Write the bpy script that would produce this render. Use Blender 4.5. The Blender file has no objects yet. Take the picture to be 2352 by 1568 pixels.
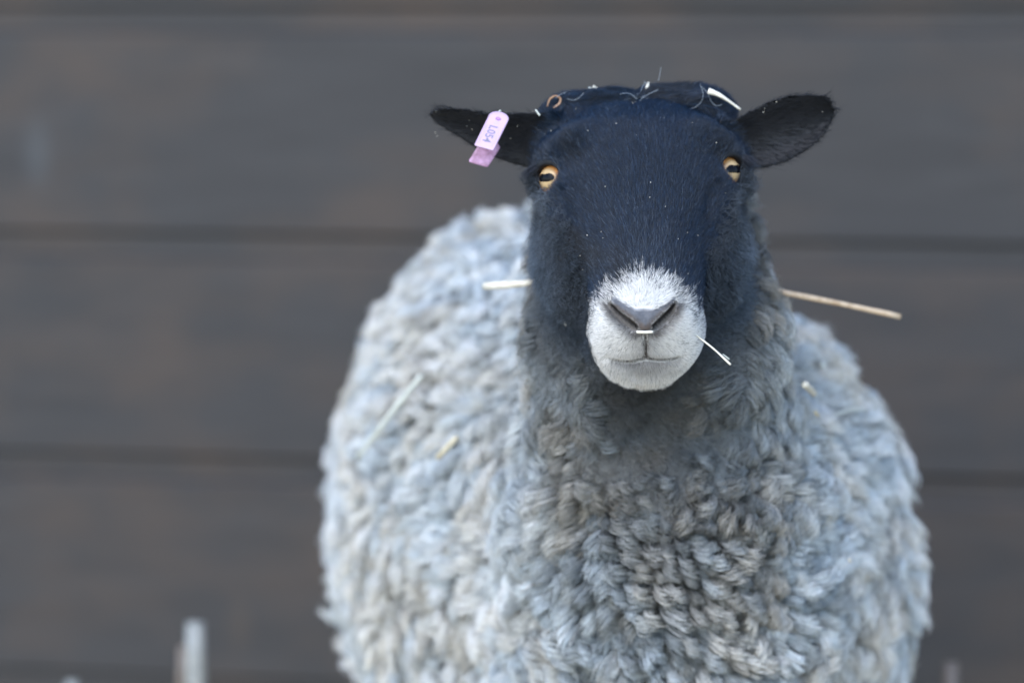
import bpy, math, random
import numpy as np
from mathutils import Vector, Matrix

rng = np.random.default_rng(7)
random.seed(7)
SC = bpy.context.scene
COL = SC.collection

# ------------------------------------------------------------------ camera
F = 105.0 / 36.0 * 2352.0            # focal length in pixels of the 2352 px wide picture
PITCH = math.radians(6.2)
CAM = np.array([0.0, -2.40, 0.98])
RIGHT = np.array([1.0, 0.0, 0.0])
FWD = np.array([0.0, math.cos(PITCH), -math.sin(PITCH)])
UP = np.array([0.0, math.sin(PITCH), math.cos(PITCH)])
cam_d = bpy.data.cameras.new('camera')
cam_d.lens = 105.0
cam_d.sensor_width = 36.0
cam_d.clip_end = 2000.0
cam_d.clip_start = 0.05
cam_d.dof.use_dof = True
cam_d.dof.focus_distance = 2.315
cam_d.dof.aperture_fstop = 2.5
cam_d.dof.aperture_blades = 9
cam_o = bpy.data.objects.new('camera', cam_d)
cam_o.location = CAM
cam_o.rotation_euler = (math.radians(90) - PITCH, 0, 0)
COL.objects.link(cam_o)
SC.camera = cam_o

# ------------------------------------------------------------------ sky, soft daylight, exposure
W = bpy.data.worlds.new('World')
SC.world = W
W.use_nodes = True
wn = W.node_tree
bg = wn.nodes['Background']
sky = wn.nodes.new('ShaderNodeTexSky')
sky.sky_type = 'NISHITA'
sky.sun_disc = False
SUN_EL, SUN_AZ = math.radians(42), math.radians(-30)      # azimuth from -Y (behind the camera) towards +X
sky.sun_elevation = SUN_EL
sd = np.array([math.cos(SUN_EL) * math.sin(SUN_AZ), -math.cos(SUN_EL) * math.cos(SUN_AZ), math.sin(SUN_EL)])
sky.sun_rotation = math.atan2(sd[0], sd[1])
sky.air_density = 1.0
sky.dust_density = 0.6
sky.ozone_density = 1.0
bg.inputs['Strength'].default_value = 0.15
wn.links.new(sky.outputs['Color'], bg.inputs['Color'])
sun_d = bpy.data.lights.new('sun', 'SUN')
sun_d.energy = 0.5
sun_d.angle = math.radians(55)
sun_d.color = (1.0, 0.96, 0.91)
sun_o = bpy.data.objects.new('sun', sun_d)
sun_o.rotation_euler = Vector(tuple(-sd)).to_track_quat('-Z', 'Y').to_euler()
sun_o.location = tuple(sd * 8)
COL.objects.link(sun_o)

SC.view_settings.view_transform = 'Standard'
SC.view_settings.look = 'None'
SC.view_settings.gamma = 1.0
SC.view_settings.use_curve_mapping = False
SC.view_settings.exposure = 1.72
SC.cycles.use_denoising = True
SC.cycles.use_adaptive_sampling = False
SC.cycles.max_bounces = 6
SC.cycles.diffuse_bounces = 4
SC.cycles.glossy_bounces = 3
SC.cycles.transmission_bounces = 4
SC.cycles.transparent_max_bounces = 8
SC.cycles_curves.shape = 'RIBBONS'
SC.cycles_curves.subdivisions = 2


def at(u, v, Z):
    """the point seen at picture position (u, v), Z metres in front of the camera"""
    return CAM + Z * FWD + (u - 1176.0) / F * Z * RIGHT - (v - 784.0) / F * Z * UP


def proj(P):
    d = np.asarray(P) - CAM
    z = d @ FWD
    return 1176.0 + (d @ RIGHT) / z * F, 784.0 - (d @ UP) / z * F, z


def unit(v):
    v = np.asarray(v, dtype=np.float64)
    return v / np.maximum(np.linalg.norm(v, axis=-1, keepdims=True), 1e-9)


# value noise on a repeating lattice
_LAT = rng.random((32, 32, 32)).astype(np.float32)


def vnoise(P, scale, off=0.0):
    q = np.asarray(P) * scale + off
    i = np.floor(q).astype(np.int64)
    f = q - i
    f = f * f * (3 - 2 * f)
    i0, i1 = i & 31, (i + 1) & 31
    x0, y0, z0 = i0[..., 0], i0[..., 1], i0[..., 2]
    x1, y1, z1 = i1[..., 0], i1[..., 1], i1[..., 2]
    fx, fy, fz = f[..., 0], f[..., 1], f[..., 2]
    a = _LAT[x0, y0, z0] * (1 - fx) + _LAT[x1, y0, z0] * fx
    b = _LAT[x0, y1, z0] * (1 - fx) + _LAT[x1, y1, z0] * fx
    c = _LAT[x0, y0, z1] * (1 - fx) + _LAT[x1, y0, z1] * fx
    d = _LAT[x0, y1, z1] * (1 - fx) + _LAT[x1, y1, z1] * fx
    return (a * (1 - fy) + b * fy) * (1 - fz) + (c * (1 - fy) + d * fy) * fz


def vvec(P, scale, off=0.0):
    return np.stack([vnoise(P, scale, off + k * 7.31) for k in range(3)], -1) * 2 - 1


def sstep(a, b, x):
    t = np.clip((x - a) / (b - a), 0, 1)
    return t * t * (3 - 2 * t)


def mix(a, b, t):
    t = np.asarray(t)[..., None]
    return np.asarray(a) * (1 - t) + np.asarray(b) * t


# ------------------------------------------------------------------ scene objects
def link(o, parent=None):
    COL.objects.link(o)
    if parent is not None:
        o.parent = parent
        if parent.type == 'EMPTY' or True:
            o.matrix_parent_inverse = parent.matrix_basis.inverted()
    return o


def tag(o, label=None, cat=None, group=None, kind=None):
    if label: o['label'] = label
    if cat: o['category'] = cat
    if group: o['group'] = group
    if kind: o['kind'] = kind
    return o


def empty(name, loc):
    o = bpy.data.objects.new(name, None)
    o.location = tuple(loc)
    o.empty_display_size = 0.05
    return link(o)


def mesh_obj(name, verts, faces, mat, parent=None, smooth=True):
    me = bpy.data.meshes.new(name)
    me.from_pydata([tuple(map(float, v)) for v in verts], [], [tuple(map(int, f)) for f in faces])
    me.update()
    if smooth:
        me.polygons.foreach_set('use_smooth', [True] * len(me.polygons))
    if mat is not None:
        me.materials.append(mat)
    o = bpy.data.objects.new(name, me)
    return link(o, parent)


def new_mat(name):
    m = bpy.data.materials.new(name)
    m.use_nodes = True
    return m, m.node_tree, m.node_tree.nodes['Principled BSDF']


def simple_mat(name, col, rough=0.6, spec=0.4, noise=None, nscale=40.0):
    m, nt, b = new_mat(name)
    b.inputs['Base Color'].default_value = (*col, 1)
    b.inputs['Roughness'].default_value = rough
    b.inputs['Specular IOR Level'].default_value = spec
    if noise is not None:
        tc = nt.nodes.new('ShaderNodeTexCoord')
        n = nt.nodes.new('ShaderNodeTexNoise')
        n.inputs['Scale'].default_value = nscale
        n.inputs['Detail'].default_value = 4
        r = nt.nodes.new('ShaderNodeValToRGB')
        r.color_ramp.elements[0].color = (*noise, 1)
        r.color_ramp.elements[0].position = 0.35
        r.color_ramp.elements[1].color = (*col, 1)
        r.color_ramp.elements[1].position = 0.65
        nt.links.new(tc.outputs['Object'], n.inputs['Vector'])
        nt.links.new(n.outputs['Fac'], r.inputs['Fac'])
        nt.links.new(r.outputs['Color'], b.inputs['Base Color'])
    return m


def attr_mat(name, rough, spec, sheen=0.0):
    m, nt, b = new_mat(name)
    a = nt.nodes.new('ShaderNodeAttribute')
    a.attribute_name = 'col'
    nt.links.new(a.outputs['Color'], b.inputs['Base Color'])
    b.inputs['Roughness'].default_value = rough
    b.inputs['Specular IOR Level'].default_value = spec
    return m


# ------------------------------------------------------------------ ground and wall
def ground():
    m, nt, b = new_mat('bedding_soil')
    tc = nt.nodes.new('ShaderNodeTexCoord')
    n = nt.nodes.new('ShaderNodeTexNoise')
    n.inputs['Scale'].default_value = 9
    n.inputs['Detail'].default_value = 8
    r = nt.nodes.new('ShaderNodeValToRGB')
    r.color_ramp.elements[0].color = (0.26, 0.21, 0.14, 1)
    r.color_ramp.elements[1].color = (0.52, 0.44, 0.31, 1)
    nt.links.new(tc.outputs['Object'], n.inputs['Vector'])
    nt.links.new(n.outputs['Fac'], r.inputs['Fac'])
    nt.links.new(r.outputs['Color'], b.inputs['Base Color'])
    b.inputs['Roughness'].default_value = 0.95
    n_ = 90
    e = 60.0
    t = np.linspace(-1, 1, n_)
    ax = np.sign(t) * (np.abs(t) ** 2.6) * e
    X, Y = np.meshgrid(ax, ax, indexing='ij')
    P = np.stack([X, Y, np.zeros_like(X)], -1).reshape(-1, 3)
    P[:, 2] = (vnoise(P, 2.3) - 0.5) * 0.03 + (vnoise(P, 11.0) - 0.5) * 0.012 - 0.012
    idx = np.arange(n_ * n_).reshape(n_, n_)
    Fc = np.stack([idx[:-1, :-1], idx[1:, :-1], idx[1:, 1:], idx[:-1, 1:]], -1).reshape(-1, 4)
    o = mesh_obj('ground', P, Fc, m)
    tag(o, 'floor of the pen covered in trodden straw', None, None, 'structure')


ground()

WALL_YAW = math.radians(-10.5)        # the right end of the wall comes nearer
WALL_C = np.array([0.0, -2.40 + 3.80, 0.0])
PITCH_B = 0.293                       # board spacing
BASE_OFF = 0.0


def wood_material():
    m, nt, b = new_mat('weathered_dark_boards')
    L = nt.links.new
    tc = nt.nodes.new('ShaderNodeTexCoord')
    oi = nt.nodes.new('ShaderNodeObjectInfo')
    add = nt.nodes.new('ShaderNodeVectorMath'); add.operation = 'ADD'
    mul = nt.nodes.new('ShaderNodeVectorMath'); mul.operation = 'SCALE'
    mul.inputs['Scale'].default_value = 13.0
    comb = nt.nodes.new('ShaderNodeCombineXYZ')
    for k in range(3): L(oi.outputs['Random'], comb.inputs[k])
    L(comb.outputs[0], mul.inputs[0])
    L(tc.outputs['Object'], add.inputs[0]); L(mul.outputs[0], add.inputs[1])
    mp = nt.nodes.new('ShaderNodeMapping')
    mp.inputs['Scale'].default_value = (1.6, 8.0, 14.0)
    L(add.outputs[0], mp.inputs['Vector'])
    grain = nt.nodes.new('ShaderNodeTexNoise')
    grain.inputs['Scale'].default_value = 3.0; grain.inputs['Detail'].default_value = 8
    grain.inputs['Distortion'].default_value = 0.6
    L(mp.outputs[0], grain.inputs['Vector'])
    gr = nt.nodes.new('ShaderNodeValToRGB')
    gr.color_ramp.elements[0].position = 0.28; gr.color_ramp.elements[0].color = (0.0255, 0.0242, 0.0242, 1)
    gr.color_ramp.elements[1].position = 0.72; gr.color_ramp.elements[1].color = (0.036, 0.0342, 0.0342, 1)
    L(grain.outputs['Fac'], gr.inputs['Fac'])
    # brown worn areas
    mp2 = nt.nodes.new('ShaderNodeMapping'); mp2.inputs['Scale'].default_value = (3.2, 3.2, 5.0)
    L(add.outputs[0], mp2.inputs['Vector'])
    n2 = nt.nodes.new('ShaderNodeTexNoise'); n2.inputs['Scale'].default_value = 1.6; n2.inputs['Detail'].default_value = 5
    L(mp2.outputs[0], n2.inputs['Vector'])
    r2 = nt.nodes.new('ShaderNodeValToRGB')
    r2.color_ramp.elements[0].position = 0.44; r2.color_ramp.elements[0].color = (0, 0, 0, 1)
    r2.color_ramp.elements[1].position = 0.74; r2.color_ramp.elements[1].color = (0.75, 0.75, 0.75, 1)
    L(n2.outputs['Fac'], r2.inputs['Fac'])
    mx = nt.nodes.new('ShaderNodeMixRGB'); mx.inputs['Color2'].default_value = (0.062, 0.044, 0.033, 1)
    L(r2.outputs['Color'], mx.inputs['Fac']); L(gr.outputs['Color'], mx.inputs['Color1'])
    # pale smears and orange rubs
    mp3 = nt.nodes.new('ShaderNodeMapping'); mp3.inputs['Scale'].default_value = (11.0, 11.0, 5.0)
    L(add.outputs[0], mp3.inputs['Vector'])
    v3 = nt.nodes.new('ShaderNodeTexVoronoi'); v3.inputs['Scale'].default_value = 0.6; v3.inputs['Randomness'].default_value = 1.0
    L(mp3.outputs[0], v3.inputs['Vector'])
    r3 = nt.nodes.new('ShaderNodeValToRGB')
    r3.color_ramp.elements[0].position = 0.05; r3.color_ramp.elements[0].color = (0.17, 0.17, 0.17, 1)
    r3.color_ramp.elements[1].position = 0.17; r3.color_ramp.elements[1].color = (0, 0, 0, 1)
    L(v3.outputs['Distance'], r3.inputs['Fac'])
    sp = nt.nodes.new('ShaderNodeSeparateColor'); L(v3.outputs['Color'], sp.inputs[0])
    gt = nt.nodes.new('ShaderNodeMath'); gt.operation = 'GREATER_THAN'; gt.inputs[1].default_value = 0.58
    L(sp.outputs[0], gt.inputs[0])
    mm = nt.nodes.new('ShaderNodeMath'); mm.operation = 'MULTIPLY'
    L(gt.outputs[0], mm.inputs[0]); L(r3.outputs['Color'], mm.inputs[1])
    gt2 = nt.nodes.new('ShaderNodeMath'); gt2.operation = 'GREATER_THAN'; gt2.inputs[1].default_value = 0.5
    L(sp.outputs[1], gt2.inputs[0])
    cc = nt.nodes.new('ShaderNodeMixRGB')
    cc.inputs['Color1'].default_value = (0.13, 0.085, 0.05, 1); cc.inputs['Color2'].default_value = (0.12, 0.14, 0.155, 1)
    L(gt2.outputs[0], cc.inputs['Fac'])
    mx2 = nt.nodes.new('ShaderNodeMixRGB')
    L(mm.outputs[0], mx2.inputs['Fac']); L(mx.outputs['Color'], mx2.inputs['Color1']); L(cc.outputs['Color'], mx2.inputs['Color2'])
    L(mx2.outputs['Color'], b.inputs['Base Color'])
    b.inputs['Roughness'].default_value = 0.75
    bp = nt.nodes.new('ShaderNodeBump'); bp.inputs['Strength'].default_value = 0.4; bp.inputs['Distance'].default_value = 0.003
    L(grain.outputs['Fac'], bp.inputs['Height']); L(bp.outputs['Normal'], b.inputs['Normal'])
    return m


def wall():
    mat = wood_material()
    gapm = simple_mat('wall_batten_dark', (0.035, 0.033, 0.032), 0.9, 0.2)
    root = empty('board_wall', WALL_C)
    root.rotation_euler = (0, 0, WALL_YAW)
    tag(root, 'dark grey barn wall of wide horizontal boards behind the sheep', 'wall')
    bpy.context.view_layer.update()
    n = 11
    hl = 4.0
    z0 = CAM[2] - 0.0195          # one joint sits close to the horizon line
    k0 = int(math.floor(z0 / PITCH_B))
    zs = z0 - k0 * PITCH_B
    ch, th, gap = 0.007, 0.030, 0.0015
    lap = 0.028
    for i in range(-1, n):
        zb, zt = zs + i * PITCH_B + gap / 2, zs + (i + 1) * PITCH_B - gap / 2
        zb = max(zb, 0.005)
        # profile: front face with bevelled edges, slightly bowed along the length
        ns = 24
        V, Fc = [], []
        dy = random.uniform(-0.0015, 0.0015)
        for s in range(ns + 1):
            x = -hl + 2 * hl * s / ns
            wob = 0.0015 * math.sin(x * 2.1 + i * 1.7) + dy
            for (y, z) in ((th, zb), (0.008, zb), (0.008, zb + lap), (0.0, zb + lap + ch), (0, zt - 0.004), (0.004, zt), (th, zt)):
                V.append((x, y + wob, z))
        for s in range(ns):
            a, b_ = s * 7, (s + 1) * 7
            for k in range(6):
                Fc.append((a + k, b_ + k, b_ + k + 1, a + k + 1))
            Fc.append((a + 6, b_ + 6, b_, a))
        Fc.append((0, 1, 2, 3, 4, 5, 6)); Fc.append(tuple(ns * 7 + k for k in (6, 5, 4, 3, 2, 1, 0)))
        o = mesh_obj('board', V, Fc, mat, None, smooth=False)
        o.parent = root
    V = [(x, y, z) for x in (-hl, hl) for y in (th + 0.005, th + 0.06) for z in (0.0, zs + n * PITCH_B)]
    o = mesh_obj('backing', V, [(0, 1, 3, 2), (4, 6, 7, 5), (0, 2, 6, 4), (1, 5, 7, 3), (0, 4, 5, 1), (2, 3, 7, 6)], gapm, None, smooth=False)
    o.parent = root
    return root


wall()

# ------------------------------------------------------------------ the sheep as one implicit surface
ROLL = math.radians(2.6)
PHI = math.radians(40)
H0 = at(1469, 402, 2.405)
EX = RIGHT * math.cos(ROLL) + UP * math.sin(ROLL)
UPR = UP * math.cos(ROLL) - RIGHT * math.sin(ROLL)
EA = -UPR * math.cos(PHI) - FWD * math.sin(PHI)          # from the poll to the nose
EN = -FWD * math.cos(PHI) + UPR * math.sin(PHI)          # out of the face


def smin(a, b, k):
    h = np.clip(0.5 + 0.5 * (b - a) / k, 0, 1)
    return b * (1 - h) + a * h - k * h * (1 - h)


def smax(a, b, k):
    return -smin(-a, -b, k)


def capsule(P, a, b, ra, rb):
    a, b = np.asarray(a), np.asarray(b)
    d = b - a
    t = np.clip(((P - a) @ d) / (d @ d), 0, 1)
    return np.linalg.norm(P - a - t[..., None] * d, axis=-1) - (ra + (rb - ra) * t)


def ellipsoid(P, c, r, M=None):
    q = P - np.asarray(c)
    if M is not None: q = q @ M
    r = np.asarray(r)
    k0 = np.linalg.norm(q / r, axis=-1)
    k1 = np.linalg.norm(q / (r * r), axis=-1)
    return np.where(k1 > 1e-9, k0 * (k0 - 1.0) / np.maximum(k1, 1e-9), -np.min(r))


_HT = np.array([
    # s,    w,      top,    bottom
    [-0.058, 0.056, 0.022, -0.050],
    [-0.042, 0.0640, 0.036, -0.060],
    [-0.018, 0.0690, 0.046, -0.070],
    [0.005, 0.0680, 0.047, -0.075],
    [0.030, 0.0610, 0.044, -0.078],
    [0.060, 0.0530, 0.040, -0.076],
    [0.090, 0.0465, 0.036, -0.072],
    [0.115, 0.0425, 0.032, -0.068],
    [0.140, 0.0402, 0.028, -0.063],
    [0.152, 0.0385, 0.023, -0.062]])


def _smooth_table(T, n=160):
    s = np.linspace(T[0, 0], T[-1, 0], n)
    out = [s]
    for c in range(1, T.shape[1]):
        y = np.interp(s, T[:, 0], T[:, c])
        k = np.ones(15) / 15
        yp = np.concatenate([2 * y[0] - y[7:0:-1], y, 2 * y[-1] - y[-2:-9:-1]])
        out.append(np.convolve(yp, k, 'valid'))
    return np.stack(out, 1)


_HS = _smooth_table(_HT)


def head_local(P):
    q = P - H0
    return q @ EX, q @ EA, q @ EN


def hp(x, s, h):
    return H0 + x * EX + s * EA + h * EN


EYES = []
EYE_R = 0.0148
for sx in (-1, 1):
    c = hp(sx * 0.0655, 0.001, -0.001)
    o_ax = unit(sx * 0.58 * EX - 0.80 * FWD + 0.06 * UPR)
    g_ax = unit(sx * 0.66 * EX - 0.74 * FWD + 0.10 * UPR)
    EYES.append((sx, c, o_ax, g_ax))


def eye_frame(o_ax):
    b = unit(UPR - (UPR @ o_ax) * o_ax)
    a = np.cross(b, o_ax)
    return a, b


def f_head_raw(P):
    x, s, h = head_local(P)
    x = x + 0.035 * np.maximum(s - 0.04, 0)        # the muzzle hangs a touch off the eye line
    sc = np.clip(s, _HS[0, 0], _HS[-1, 0])
    w = np.interp(sc, _HS[:, 0], _HS[:, 1])
    t = np.interp(sc, _HS[:, 0], _HS[:, 2])
    b = np.interp(sc, _HS[:, 0], _HS[:, 3])
    hc, hh = (t + b) / 2, (t - b) / 2
    ds = s - sc
    E = np.where(ds > 0, 0.021, 0.024)
    # the bridge of the nose is narrower than the jaw
    wn = w * (1 - 0.10 * np.clip((h - hc) / hh, -1, 1) * sstep(0.02, 0.09, sc) * (1 - sstep(0.11, 0.15, sc)))
    p = 2.35
    q = (np.abs(x / wn) ** p + np.abs((h - hc) / hh) ** p + np.abs(ds / E) ** p) ** (1 / p)
    f = (q - 1) * np.minimum(np.minimum(wn, hh), 0.05)
    ax = np.abs(x)
    Q = np.stack([ax, s, h], -1)
    f = smin(f, ellipsoid(Q, (0.045, 0.035, -0.048), (0.033, 0.062, 0.040)), 0.020)       # cheek
    f = smin(f, capsule(Q, (0.050, -0.010, 0.030), (0.072, -0.011, 0.008), 0.0100, 0.0085), 0.018)   # brow
    f = smin(f, capsule(Q, (0.058, 0.024, 0.004), (0.046, 0.075, -0.010), 0.010, 0.008), 0.020)      # cheek bone
    f = smin(f, ellipsoid(Q, (0.020, 0.143, -0.028), (0.0228, 0.026, 0.024)), 0.010)      # lip pads
    f = smin(f, ellipsoid(Q, (0.0, 0.128, -0.060), (0.030, 0.025, 0.016)), 0.014)         # chin
    f = smin(f, capsule(Q, (0.052, -0.052, 0.000), (0.062, -0.010, -0.004), 0.0225, 0.019), 0.015)   # temple
    # poll wool lumps, a shallow dip between them
    f = smin(f, ellipsoid(P, CR_L, (0.030, 0.030, 0.014)), 0.024)
    f = smin(f, ellipsoid(P, CR_R, (0.036, 0.030, 0.017)), 0.024)
    return f


CR_L = at(1354, 284, 2.462)
CR_R = at(1566, 268, 2.459)


def f_head_eyes(P, f):
    for sx, c, o, g in EYES:
        lid = np.linalg.norm(P - c, axis=-1) - (EYE_R + 0.0018)
        f = smin(f, lid, 0.011)
    return f


def f_eye_cut(P, f):
    for sx, c, o, g in EYES:
        a, b = eye_frame(o)
        q = P - c
        qa, qb, qc = q @ a, q @ b, q @ o
        # almond: rounder below, flatter above
        rb = np.where(qb > 0, 0.0112, 0.0114)
        cyl = (np.sqrt((qa / 0.0125) ** 2 + (qb / rb) ** 2) - 1) * 0.0088
        cut = smax(cyl, -(qc - 0.002), 0.002)
        f = smax(f, -cut, 0.0018)
    return f


# ears as cupped leaves reaching out sideways
def f_ear(P, sx):
    d = P - H0
    X, Yv, Z = d @ RIGHT, d @ UP, d @ FWD
    px = 1 / 2858.0
    if sx > 0:
        x0, x1 = (1655 - 1469) * px, (1921 - 1469) * px
        t = (X - x0) / (x1 - x0)
        tc = np.clip(t, 0, 1)
        yc = -(np.interp(tc, [0, .13, .3, .48, .65, .83, 1.0], [328, 325, 317, 303, 289, 272, 254]) - 402) * px
        Wd = np.interp(tc, [0, .13, .24, .40, .57, .74, .87, .94, .98, 1.0], [40, 52, 64, 75, 77, 67, 52, 39, 24, 6]) * px
        dc = 0.022 - 0.004 * tc
        cup = -0.014
    else:
        x0, x1 = (1286 - 1469) * px, (984 - 1469) * px
        t = (X - x0) / (x1 - x0)
        tc = np.clip(t, 0, 1)
        yc = -(np.interp(tc, [0, .13, .35, .57, .78, 1.0], [326, 322, 315, 302, 276, 254]) - 402) * px
        Wd = np.interp(tc, [0, .13, .35, .57, .74, .87, .95, 1.0], [70, 66, 58, 47, 35, 25, 18, 6]) * px
        dc = 0.024 + 0.004 * tc
        cup = -0.010
    v = (Yv - yc) / np.maximum(Wd, 1e-4)
    tilt = -0.006 if sx > 0 else -0.012
    dcen = dc + cup * np.clip(v * v, 0, 1.6) + tilt * np.clip(v, -1.2, 1.2)      # rims and upper edge come forward
    T = 0.0050 - 0.0012 * tc
    q = np.sqrt(v * v + ((Z - dcen) / T) ** 2)
    f = (q - 1) * np.minimum(T, Wd) * 0.9
    over = np.abs(t - tc) * abs(x1 - x0)
    return np.where(over > 0, np.maximum(f, 0) * 0.5 + over, f)


def f_neck(P):
    f = capsule(P, at(1492, 585, 2.515), at(1522, 1120, 2.575), 0.088, 0.120)
    f = smin(f, ellipsoid(P, at(1496, 760, 2.47), (0.096, 0.06, 0.075)), 0.05)
    return f


def f_body(P):
    f = f_neck(P) - 0.012
    A = ellipsoid(P, at(1636, 1330, 2.78), (0.197, 0.22, 0.268))
    Bc = at(1195, 1215, 3.04)
    up = ellipsoid(P, Bc, (0.201, 0.36, 0.332))
    lo = ellipsoid(P, Bc, (0.201, 0.36, 0.29))
    B = np.where(P[..., 2] > Bc[2], up, lo)
    f = smin(f, A, 0.07)
    f = smin(f, ellipsoid(P, at(1540, 1420, 2.64), (0.165, 0.165, 0.20)), 0.07)      # breast
    f = smin(f, B, 0.11)
    f = smin(f, ellipsoid(P, at(1330, 1150, 2.84), (0.185, 0.20, 0.24)), 0.09)       # shoulder
    return f + FLEECE


FLEECE = 0.0235      # the skin lies this far below the surface of the wool
LEGS = []
for (u, v, Z) in ((1440, 1560, 2.70), (1790, 1560, 2.80), (1060, 1560, 3.17), (1330, 1560, 3.25)):
    p = at(u, v, Z)
    LEGS.append((np.array([p[0], p[1], 0.36]), np.array([p[0] + .004, p[1] - 0.012, 0.20]), np.array([p[0], p[1], 0.045])))


def f_legs(P):
    f = None
    for a, k, h in LEGS:
        g = smin(capsule(P, a, k, 0.050, 0.024), capsule(P, k, h, 0.021, 0.019), 0.015)
        g = smin(g, capsule(P, h, h + np.array([0, -0.018, -0.026]), 0.021, 0.020), 0.01)
        f = g if f is None else np.minimum(f, g)
    return f


def wool_lump(P):
    return (vnoise(P, 26.0) - 0.5) * 0.010 + (vnoise(P, 58.0, 3.3) - 0.5) * 0.005


def f_total(P, features=True):
    """values only where they matter: far parts are skipped by boxes"""
    fb = f_body(P)
    x, s, h = head_local(P)
    near_head = (np.abs(x) < 0.24) & (np.abs(s) < 0.24) & (np.abs(h) < 0.22)
    near_b = np.abs(fb) < 0.05
    lump = np.zeros_like(fb)
    if near_b.any():
        lump[near_b] = wool_lump(P[near_b])
    f = fb - lump
    if near_head.any():
        Q = P[near_head]
        fh = f_head_raw(Q)
        fh = smin(fh, f_ear(Q, -1), 0.012)
        fh = smin(fh, f_ear(Q, 1), 0.012)
        fh = f_head_eyes(Q, fh)
        g = smin(fh, f[near_head], 0.022)
        if features:
            g = f_eye_cut(Q, g)
            g = f_carve(Q, g)
        f[near_head] = g
    near_leg = P[..., 2] < 0.42
    if near_leg.any():
        f[near_leg] = smin(f[near_leg], f_legs(P[near_leg]), 0.03)
    return f


CARVE = []          # filled with groove polylines once they are found on the face


def f_carve(P, f):
    for kind, pts, r, k in CARVE:
        pts_a = np.asarray(pts)
        lo, hi = pts_a.min(0) - 0.02, pts_a.max(0) + 0.02
        m = np.all((P > lo) & (P < hi), axis=-1)
        if not m.any(): continue
        Q = P[m]
        d = None
        for i in range(len(pts) - 1):
            ri = r[i] if isinstance(r, (list, tuple)) else r
            rj = r[i + 1] if isinstance(r, (list, tuple)) else r
            c = capsule(Q, pts[i], pts[i + 1], ri, rj)
            d = c if d is None else np.minimum(d, c)
        f[m] = smax(f[m], -d, k) if kind == 'cut' else smin(f[m], d, k)
    return f


def hit(us, vs, zn=2.05, zf=2.75):
    """where the line of sight through (u, v) first meets the face"""
    us, vs = np.atleast_1d(np.asarray(us, float)), np.atleast_1d(np.asarray(vs, float))
    zz = np.linspace(zn, zf, 420)
    out = []
    for u, v in zip(us, vs):
        P = np.stack([at(u, v, z) for z in zz])
        f = f_total(P)
        k = np.argmax(f < 0)
        if f[k] >= 0:
            out.append(at(u, v, 2.45)); continue
        a, b = zz[max(k - 1, 0)], zz[k]
        for _ in range(14):
            m = (a + b) / 2
            if f_total(at(u, v, m)[None])[0] < 0: b = m
            else: a = m
        out.append(at(u, v, (a + b) / 2))
    return np.array(out)


def inward(pts, d):
    return [p + d * unit(FWD + 0.35 * EA * 0) for p in pts]


# nose leather ridges, nostrils, lip cleft and mouth
def pxline(pts):
    a = np.array(pts, float)
    return hit(a[:, 0], a[:, 1])


nose_l = pxline([(1413, 692), (1440, 710), (1466, 730), (1481, 744)])
nose_r = pxline([(1543, 690), (1522, 708), (1498, 728), (1482, 744)])
nos_l = pxline([(1403, 700), (1418, 714), (1438, 730), (1461, 747)])
nos_r = pxline([(1549, 698), (1538, 712), (1521, 729), (1501, 746)])
hol_l = pxline([(1418, 722), (1436, 737), (1452, 750)])
hol_r = pxline([(1540, 721), (1525, 736), (1509, 749)])
tear_l = pxline([(1302, 446), (1318, 474), (1328, 515)])
tear_r = pxline([(1640, 430), (1624, 460), (1614, 504)])
cleft = pxline([(1482, 768), (1484, 790), (1483, 814)])
mouth = pxline([(1400, 821), (1420, 827), (1450, 829), (1483, 821), (1512, 825), (1540, 824), (1566, 817)])
nose_tip = hit([1481], [738])[0]
CARVE += [
    ('cut', inward(nos_l, 0.0015), [0.0016, 0.0034, 0.0040, 0.0026], 0.002),
    ('cut', inward(nos_r, 0.0015), [0.0016, 0.0034, 0.0040, 0.0026], 0.002),
    ('cut', inward(hol_l, 0.001), [0.0040, 0.0052, 0.0040], 0.006),
    ('cut', inward(hol_r, 0.001), [0.0040, 0.0052, 0.0040], 0.006),
    ('cut', [p - 0.0012 * FWD for p in tear_l], [0.0022, 0.0032, 0.0020], 0.006),
    ('cut', [p - 0.0012 * FWD for p in tear_r], [0.0022, 0.0032, 0.0020], 0.006),
    ('add', inward(nose_l, 0.0026), [0.0032, 0.0040, 0.0046, 0.0050], 0.004),
    ('add', inward(nose_r, 0.0026), [0.0032, 0.0040, 0.0046, 0.0050], 0.004),
    ('cut', cleft, [0.0012, 0.0016, 0.0014], 0.002),
    ('cut', mouth, [0.0008, 0.0026, 0.0032, 0.0032, 0.0032, 0.0026, 0.0008], 0.0045),
]


def axis_samples(fine, lo, hi, d_f, d_c):
    (a, b) = fine
    left = np.arange(a, lo, -d_c)[::-1]
    mid = np.arange(a + d_f, b, d_f)
    right = np.arange(b, hi, d_c)
    return np.concatenate([left, mid, right])


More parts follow.
